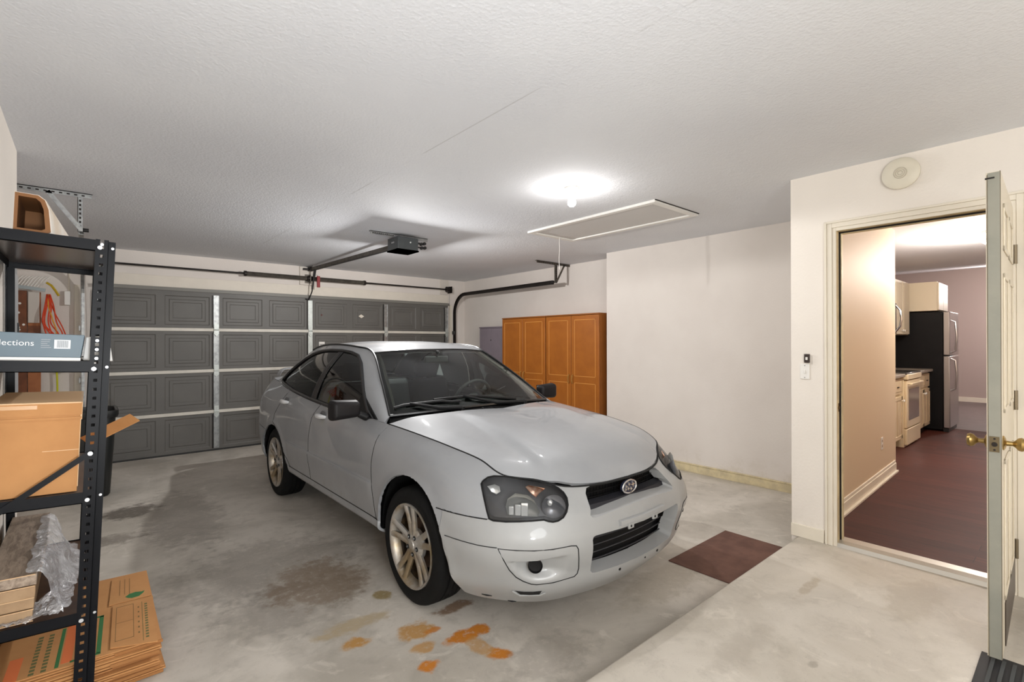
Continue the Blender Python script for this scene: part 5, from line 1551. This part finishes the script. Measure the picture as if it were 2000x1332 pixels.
def film_mat():
    m = bpy.data.materials.new('crumpled_plastic'); m.use_nodes = True; nt = m.node_tree; nt.nodes.clear(); t = NT(nt)
    out = t.n('ShaderNodeOutputMaterial'); tr_ = t.n('ShaderNodeBsdfTransparent'); gl = t.n('ShaderNodeBsdfGlossy'); df = t.n('ShaderNodeBsdfDiffuse')
    gl.inputs['Roughness'].default_value = .18; gl.inputs[0].default_value = (.95, .95, .97, 1); df.inputs[0].default_value = (.80, .79, .80, 1)
    nm = t.bump(t.noise(34, 4, .6, dist=1.2), .9, .02)
    t.l(nm, gl.inputs['Normal']); t.l(nm, df.inputs['Normal'])
    a = t.n('ShaderNodeMixShader'); a.inputs[0].default_value = .5; t.l(df.outputs[0], a.inputs[1]); t.l(gl.outputs[0], a.inputs[2])
    c = t.n('ShaderNodeMixShader'); t.l(t.ramp(t.noise(11, 3), .3, .8, .45, .85), c.inputs[0]); t.l(tr_.outputs[0], c.inputs[1]); t.l(a.outputs[0], c.inputs[2])
    t.l(c.outputs[0], out.inputs[0]); return m
M_film = film_mat()
rnd = random.Random(3)
from mathutils import noise as mn
def crumple(p, a=.012): 
    v = mn.noise_vector(Vector(p)*17)+mn.noise_vector(Vector(p)*41)*.5
    return (p[0]+v.x*a, p[1]+v.y*a, p[2]+v.z*a)
fo = []
for i in range(44):
    u = i/43; row = []
    for j in range(22):
        v = j/21
        y = .02+.80*u
        if v < .35: x = .035+.03*v/.35; z = .182+.004*math.sin(9*u)
        else:
            w_ = (v-.35)/.65
            x = .065+(.125-.07*abs(u-.55)**1.2)*w_; z = .182-.165*smo(w_*1.25)+.05*math.exp(-((w_-.6)/.3)**2)*math.exp(-((u-.6)/.3)**2)
        row.append(crumple((x, y, z)))
    fo.append(row)
MB().grid(fo).build('plastic_wrap', M_film, pk, smooth=True, angle=80)
fo = []
for i in range(30):
    u = i/29; row = []
    for j in range(14):
        v = j/13
        row.append(crumple((-.072+.21*u*(1-.1*v), -.012-.018*math.sin(u*3)+.19*v*u*.8, .012+.10*max(0, u-.5)*v+.012*rnd.random()), .009))
    fo.append(row)
MB().grid(fo).build('plastic_wrap', M_film, pk, smooth=True, angle=80)

# flattened moving cartons on the floor
M_pg = mat('print_green', srgb(54, 112, 62), .75); M_po = mat('print_orange', srgb(222, 118, 66), .75); M_pd = mat('print_dark_green', srgb(104, 104, 62), .75); M_pl = mat('print_line', srgb(120, 96, 58), .8)
rnd = random.Random(5)
NB = 11
for k in range(NB):
    z = .002+k*.0132
    sx, sy, rz = rnd.uniform(-.012, .012), rnd.uniform(-.015, .02), R(rnd.uniform(-1.4, 1.4))
    o = thing('flattened_box', 'plain flattened moving carton in the low stack beneath the printed top one', 'box', (-.02+sx, 3.04+sy, z), rz, 'flattened cartons stacked on the floor')
    b = MB().box(-.26, .262, -.435, .40, 0, .0045).box(-.26, .258, -.43, .395, .0075, .012)
    b.box(-.262, -.258, -.43, .40, .003, .010)
    b.build('sheet', M_card, o)
    if k % 2 == 0: MB().box(.10, .264, -.4355, -.432, .0, .012).build('cut_edge', M_cardD, o)
zt = .002+NB*.0132
top = thing('flattened_box', 'top flattened carton with green leaf print and ruled boxes', 'box', (.02, 3.06, zt), R(-3), 'flattened cartons stacked on the floor')
MB().prism([(-.29, -.43), (.21, -.43), (.225, .03), (.215, .40), (-.29, .40)], 0, .005).build('sheet', M_card, top)
a = MB().prism([(.075, -.40), (.235, -.46), (.232, .02), (.075, .02)], .007, .012).build('lower_flap', M_card, top)
c = MB().prism([(.06, .032), (.225, .036), (.21, .36), (.065, .36)], .007, .012).build('upper_flap', M_card, top)
b = MB()
for q_ in ((.09, .155, -.36, -.357), (.09, .155, -.02, -.017), (.09, .092, -.36, -.02), (.153, .155, -.36, -.02), (.09, .155, -.19, -.188)): b.box(q_[0], q_[1], q_[2], q_[3], .012, .0124)
b.build('ruled_box', M_pl, a)
b = MB()
for k in range(14): b.box(.196, .207, -.40+k*.026, -.386+k*.026, .012, .0124)
b.box(.186, .188, -.42, -.02, .012, .0124)
b.build('green_lettering', M_pd, a)
b = MB()
for k in range(6): b.box(.170, .176, -.34+k*.052, -.325+k*.052, .012, .0124)
b.build('small_lettering', M_pl, a)
lf = [(-.030, 0), (-.014, .016), (.008, .020), (.030, .012), (.042, .016), (.036, 0), (.020, -.018), (-.006, -.020), (-.020, -.012)]
MB().prism([(.155+u*1.1, .085+v*1.6) for u, v in lf], .012, .0125).build('leaf_print', M_pg, c)
b = MB()
for k in range(3): b.tube([(.10+.02*k, .12+.005*math.sin(t*3)+.05*t, .0122) for t in np.linspace(0, 4, 24)], .0012, 4)
b.build('script_print', M_pl, c)
b = MB()
for x0, x1, y0, y1 in ((.03, .045, -.40, -.05), (-.095, -.083, -.42, -.08)): b.box(x0, x1, y0, y1, .005, .0056)
b.box(-.05, .045, -.41, -.395, .005, .0056).box(-.05, .045, -.06, -.045, .005, .0056)
b.build('green_frame', M_pg, top)
MB().box(-.078, -.045, -.40, -.06, .005, .0056).build('orange_patch', M_po, top)
b = MB()
for k in range(12):
    for x in (-.17, -.135): b.box(x, x+.016, -.42+k*.027, -.403+k*.027, .005, .0056)
for k in range(10): b.box(.0, .022, -.37+k*.031, -.352+k*.031, .005, .0056)
b.build('lettering_print', M_pd, top)
b = MB().box(-.24, -.20, -.43, -.25, .005, .0056); b.build('orange_patch', M_po, top)

# ================================================================ BIN AND LEFT CORNER
bn = thing('trash_can', 'black plastic trash can standing behind the rack near the garage door', 'bin', (.02, 6.12, 0))
def rrect(w, d, r, n=6):
    out = []
    for cx, cy, a0 in ((w-r, d-r, 0), (-w+r, d-r, 90), (-w+r, -d+r, 180), (w-r, -d+r, 270)):
        for i in range(n+1): a = R(a0+90*i/n); out.append((cx+r*math.cos(a), cy+r*math.sin(a)))
    return out
def loft(rings, m, name, par, cap0=True, cap1=False):
    b = MB(); V = [[b.bm.verts.new(p) for p in r_] for r_ in rings]; n = len(V[0])
    for A_, B_ in zip(V, V[1:]):
        for k in range(n): b.bm.faces.new((A_[k], A_[(k+1) % n], B_[(k+1) % n], B_[k]))
    if cap0: b.bm.faces.new(V[0][::-1])
    if cap1: b.bm.faces.new(V[-1])
    return b.build(name, m, par, smooth=True, angle=50)
rr = lambda w, d, z, r=.06: [(x, y, z) for x, y in rrect(w, d, r)]
M_bin = mat('bin_black', (.012, .013, .013), .38)
loft([rr(.135, .16, 0, .05), rr(.15, .175, .02, .06), rr(.175, .205, .45), rr(.19, .22, .76), rr(.18, .21, .762), rr(.145, .17, .05)], M_bin, 'bin_body', bn, True, True)
loft([rr(.19, .22, .735), rr(.205, .235, .74), rr(.212, .242, .765), rr(.212, .242, .80), rr(.204, .234, .806), rr(.188, .218, .80), rr(.185, .215, .76)], M_bin, 'bin_rim', bn, False)
# electrical panel on the left wall
ep = thing('electrical_panel', 'grey electrical panel on the white left wall behind the rack', 'electrical panel', (XL, 3.71, 1.10))
M_ep = mat('panel_grey', srgb(150, 152, 154), .45, .2)
MB().box(0, .018, -.18, .18, 0, .78).build('panel_frame', M_ep, ep, bevel=.003)
MB().box(.018, .026, -.13, .13, .06, .70).build('panel_door', mat('panel_door_grey', srgb(168, 170, 172), .4, .2), ep, bevel=.003)
MB().box(.026, .032, .07, .10, .36, .44).build('latch', M_black, ep)
# boards leaning in the far left corner
M_wd1 = mat('dark_brown_board', srgb(126, 74, 44), .6, c2=srgb(104, 60, 36), vscale=8)
M_wd2 = mat('orange_brown_board', srgb(176, 112, 70), .65, c2=srgb(160, 98, 60), vscale=4)
b1 = thing('wooden_board', 'dark brown board with white specks leaning in the far left corner', 'board', (-.535, 7.53, 0), 0, 'boards leaning in the far left corner')
MB().box(-.045, .045, -.01, .012, 0, 2.0).build('plank', M_wd1, b1, bevel=.003)
for x, z in ((-.01, 1.86), (.02, 1.63), (-.02, 1.60), (-.015, 1.575), (.018, 1.50), (-.02, 1.76)):
    MB().cyl((x, -.0125, z), (x, -.009, z), .012, 10).build('white_hook', M_white, b1)
b2 = thing('wooden_board', 'orange brown board standing right of the dark speckled board', 'board', (-.432, 7.53, 0), 0, 'boards leaning in the far left corner')
MB().box(-.052, .052, -.008, .010, 0, 1.99).build('plank', M_wd2, b2, bevel=.003)
MB().box(-.052, .052, -.009, -.0082, 1.40, 1.62).build('darker_band', M_wd1, b2)
sg = tag(MB().box(-.482, -.39, 7.508, 7.516, 1.65, 1.99).build('level_tool', mat('grey_white_tool', srgb(206, 200, 192), .5), bevel=.01), 'long pale grey tool hanging on the orange brown board', 'tool')
hk = thing('wire_rake', 'wire tool with fanned white tines hung over the corner boards', 'rake', (-.50, 7.46, 2.04))
for k in range(9):
    a = R(30+k*9); MB().tube([(-.09+k*.026, 0, 0), (-.09+k*.026+.05, -.01, .09), (-.09+k*.026+.075, -.012, .115)], .0055, 5).build('tine', M_white, hk, smooth=True)
MB().bar((-.11, 0, .005), (.16, 0, -.03), .02, .035).build('cross_bar', mat('rake_grey', srgb(150, 158, 160), .4, .4), hk)
st_ = tag(MB().tube([(-.33, 7.40, 2.09), (-.29, 7.40, 2.06), (-.26, 7.41, 2.01), (-.23, 7.41, 1.95)], .012, 6).build('cable_strap', mat('strap_yellow', srgb(190, 160, 30), .5)), 'yellow strap crossing above the corner boards', 'strap')
M_cord = mat('orange_cord', srgb(216, 70, 34), .5)
ec = thing('extension_cord', 'tangled orange extension cord hanging right of the corner boards', 'cord', (-.30, 7.50, 0))
rnd = random.Random(11)
for k in range(7):
    dx = -.07+.018*k
    pts = crspline([(-.03+.004*k, 0, 1.97), (dx*.6+rnd.uniform(-.01, .01), -.03, 1.85), (dx+rnd.uniform(-.02, .03), -.05, 1.66+rnd.uniform(-.05, .05)), (dx+.03+rnd.uniform(-.02, .05), -.04, 1.50), (dx*.5+.02, -.02, 1.40+rnd.uniform(0, .1))], 24)
    MB().tube(pts, .0065, 6).build('cord_loop', M_cord if k != 3 else mat('yellow_cord', srgb(220, 160, 60), .5), ec, smooth=True)
MB().tube(crspline([(-.02, -.02, 1.95), (.04, -.03, 1.75), (.10, -.03, 1.60), (.13, -.02, 1.50)], 20), .006, 6).build('cord_loop', M_cord, ec, smooth=True)
yc = thing('yellow_cable', 'thin yellow cord with black plug hanging on the far left wall', 'cord', (-.25, 7.56, 0))
MB().tube(crspline([(-.03, 0, 1.45), (-.01, -.01, 1.25), (.0, -.01, 1.05), (.005, -.01, .7)], 20), .009, 6).build('cord', mat('cord_yellow', srgb(206, 206, 44), .5), yc, smooth=True)
MB().prism([(0, 0), (.05, 0), (.01, .07)], -.02, .0, lambda u, v, w: (.02+u, w, 1.10+v)).build('plug', M_black, yc)
cb = thing('surface_outlet', 'small surface outlet box fed by a cable left of the garage door', 'outlet', (-.161, 7.60, 0))
MB().tube([(.012, -.008, H-.01), (.012, -.008, 2.0)], .007, 6).build('conduit', M_trim, cb)
MB().box(-.03, .022, -.045, -.002, 1.86, 2.02).build('outlet_case', M_white, cb, bevel=.006)
# pencil line outline patch beside the switch etc. are left to the wall paint
# ================================================================ LIGHT
def lamp(name, kind, loc, power, size, color=(1, 1, 1), rot=None, spot=None):
    l = bpy.data.lights.new(name, kind); l.energy = power; l.color = color
    l.shadow_soft_size = size
    if kind == 'SPOT': l.spot_size = R(spot); l.spot_blend = .12 if spot > 160 else 1
    o = bpy.data.objects.new(name, l); COL.objects.link(o); o.location = loc
    if rot: o.rotation_euler = rot
    return o
WARM = (1, .975, .955)
# the bulb: most of its light leaves downward and sideways, the holder shades the ceiling
lamp('bulb_light', 'SPOT', (2.70, 2.46, 2.40), 38, .035, WARM, spot=178)
lamp('bulb_glow', 'POINT', (2.70, 2.46, 2.38), 6, .035, WARM)
# added fill just below the opener, brightens the far end
lamp('far_fill_light', 'POINT', (2.55, 4.735, 2.357), 125, .02, (1, .985, .97))
# added soft fill behind the camera, no fixture there
lamp('rear_fill_light', 'POINT', (.25, -1.35, 1.75), 120, .6, (.95, .98, 1))
# added spot aimed up, brightens the ceiling like a bounced flash
d_ = Vector((.1, 3.9, 2.56))-Vector((.15, -.5, 1.2))
lamp('flash_fill_light', 'SPOT', (.15, -.7, 1.1), 165, .12, (.93, .97, 1), rot=d_.to_track_quat('-Z', 'Y').to_euler(), spot=120)
lamp('kitchen_bulb_light', 'POINT', (7.05, .62, 2.30), 95, .1, (1, .90, .80))
lamp('entry_fill_light', 'POINT', (4.9, -.6, 1.9), 36, .12, (1, .78, .54))  # added warm fill inside the doorway, no lamp stands there
lamp('hall_fill_light', 'POINT', (12.5, .6, 2.4), 110, .1, (1, .90, .84))  # fill without a fixture, brightens the far hall wall
w = bpy.data.worlds.new('world'); SC.world = w; w.use_nodes = True
w.node_tree.nodes['Background'].inputs[0].default_value = (.8, .85, .9, 1); w.node_tree.nodes['Background'].inputs[1].default_value = .3
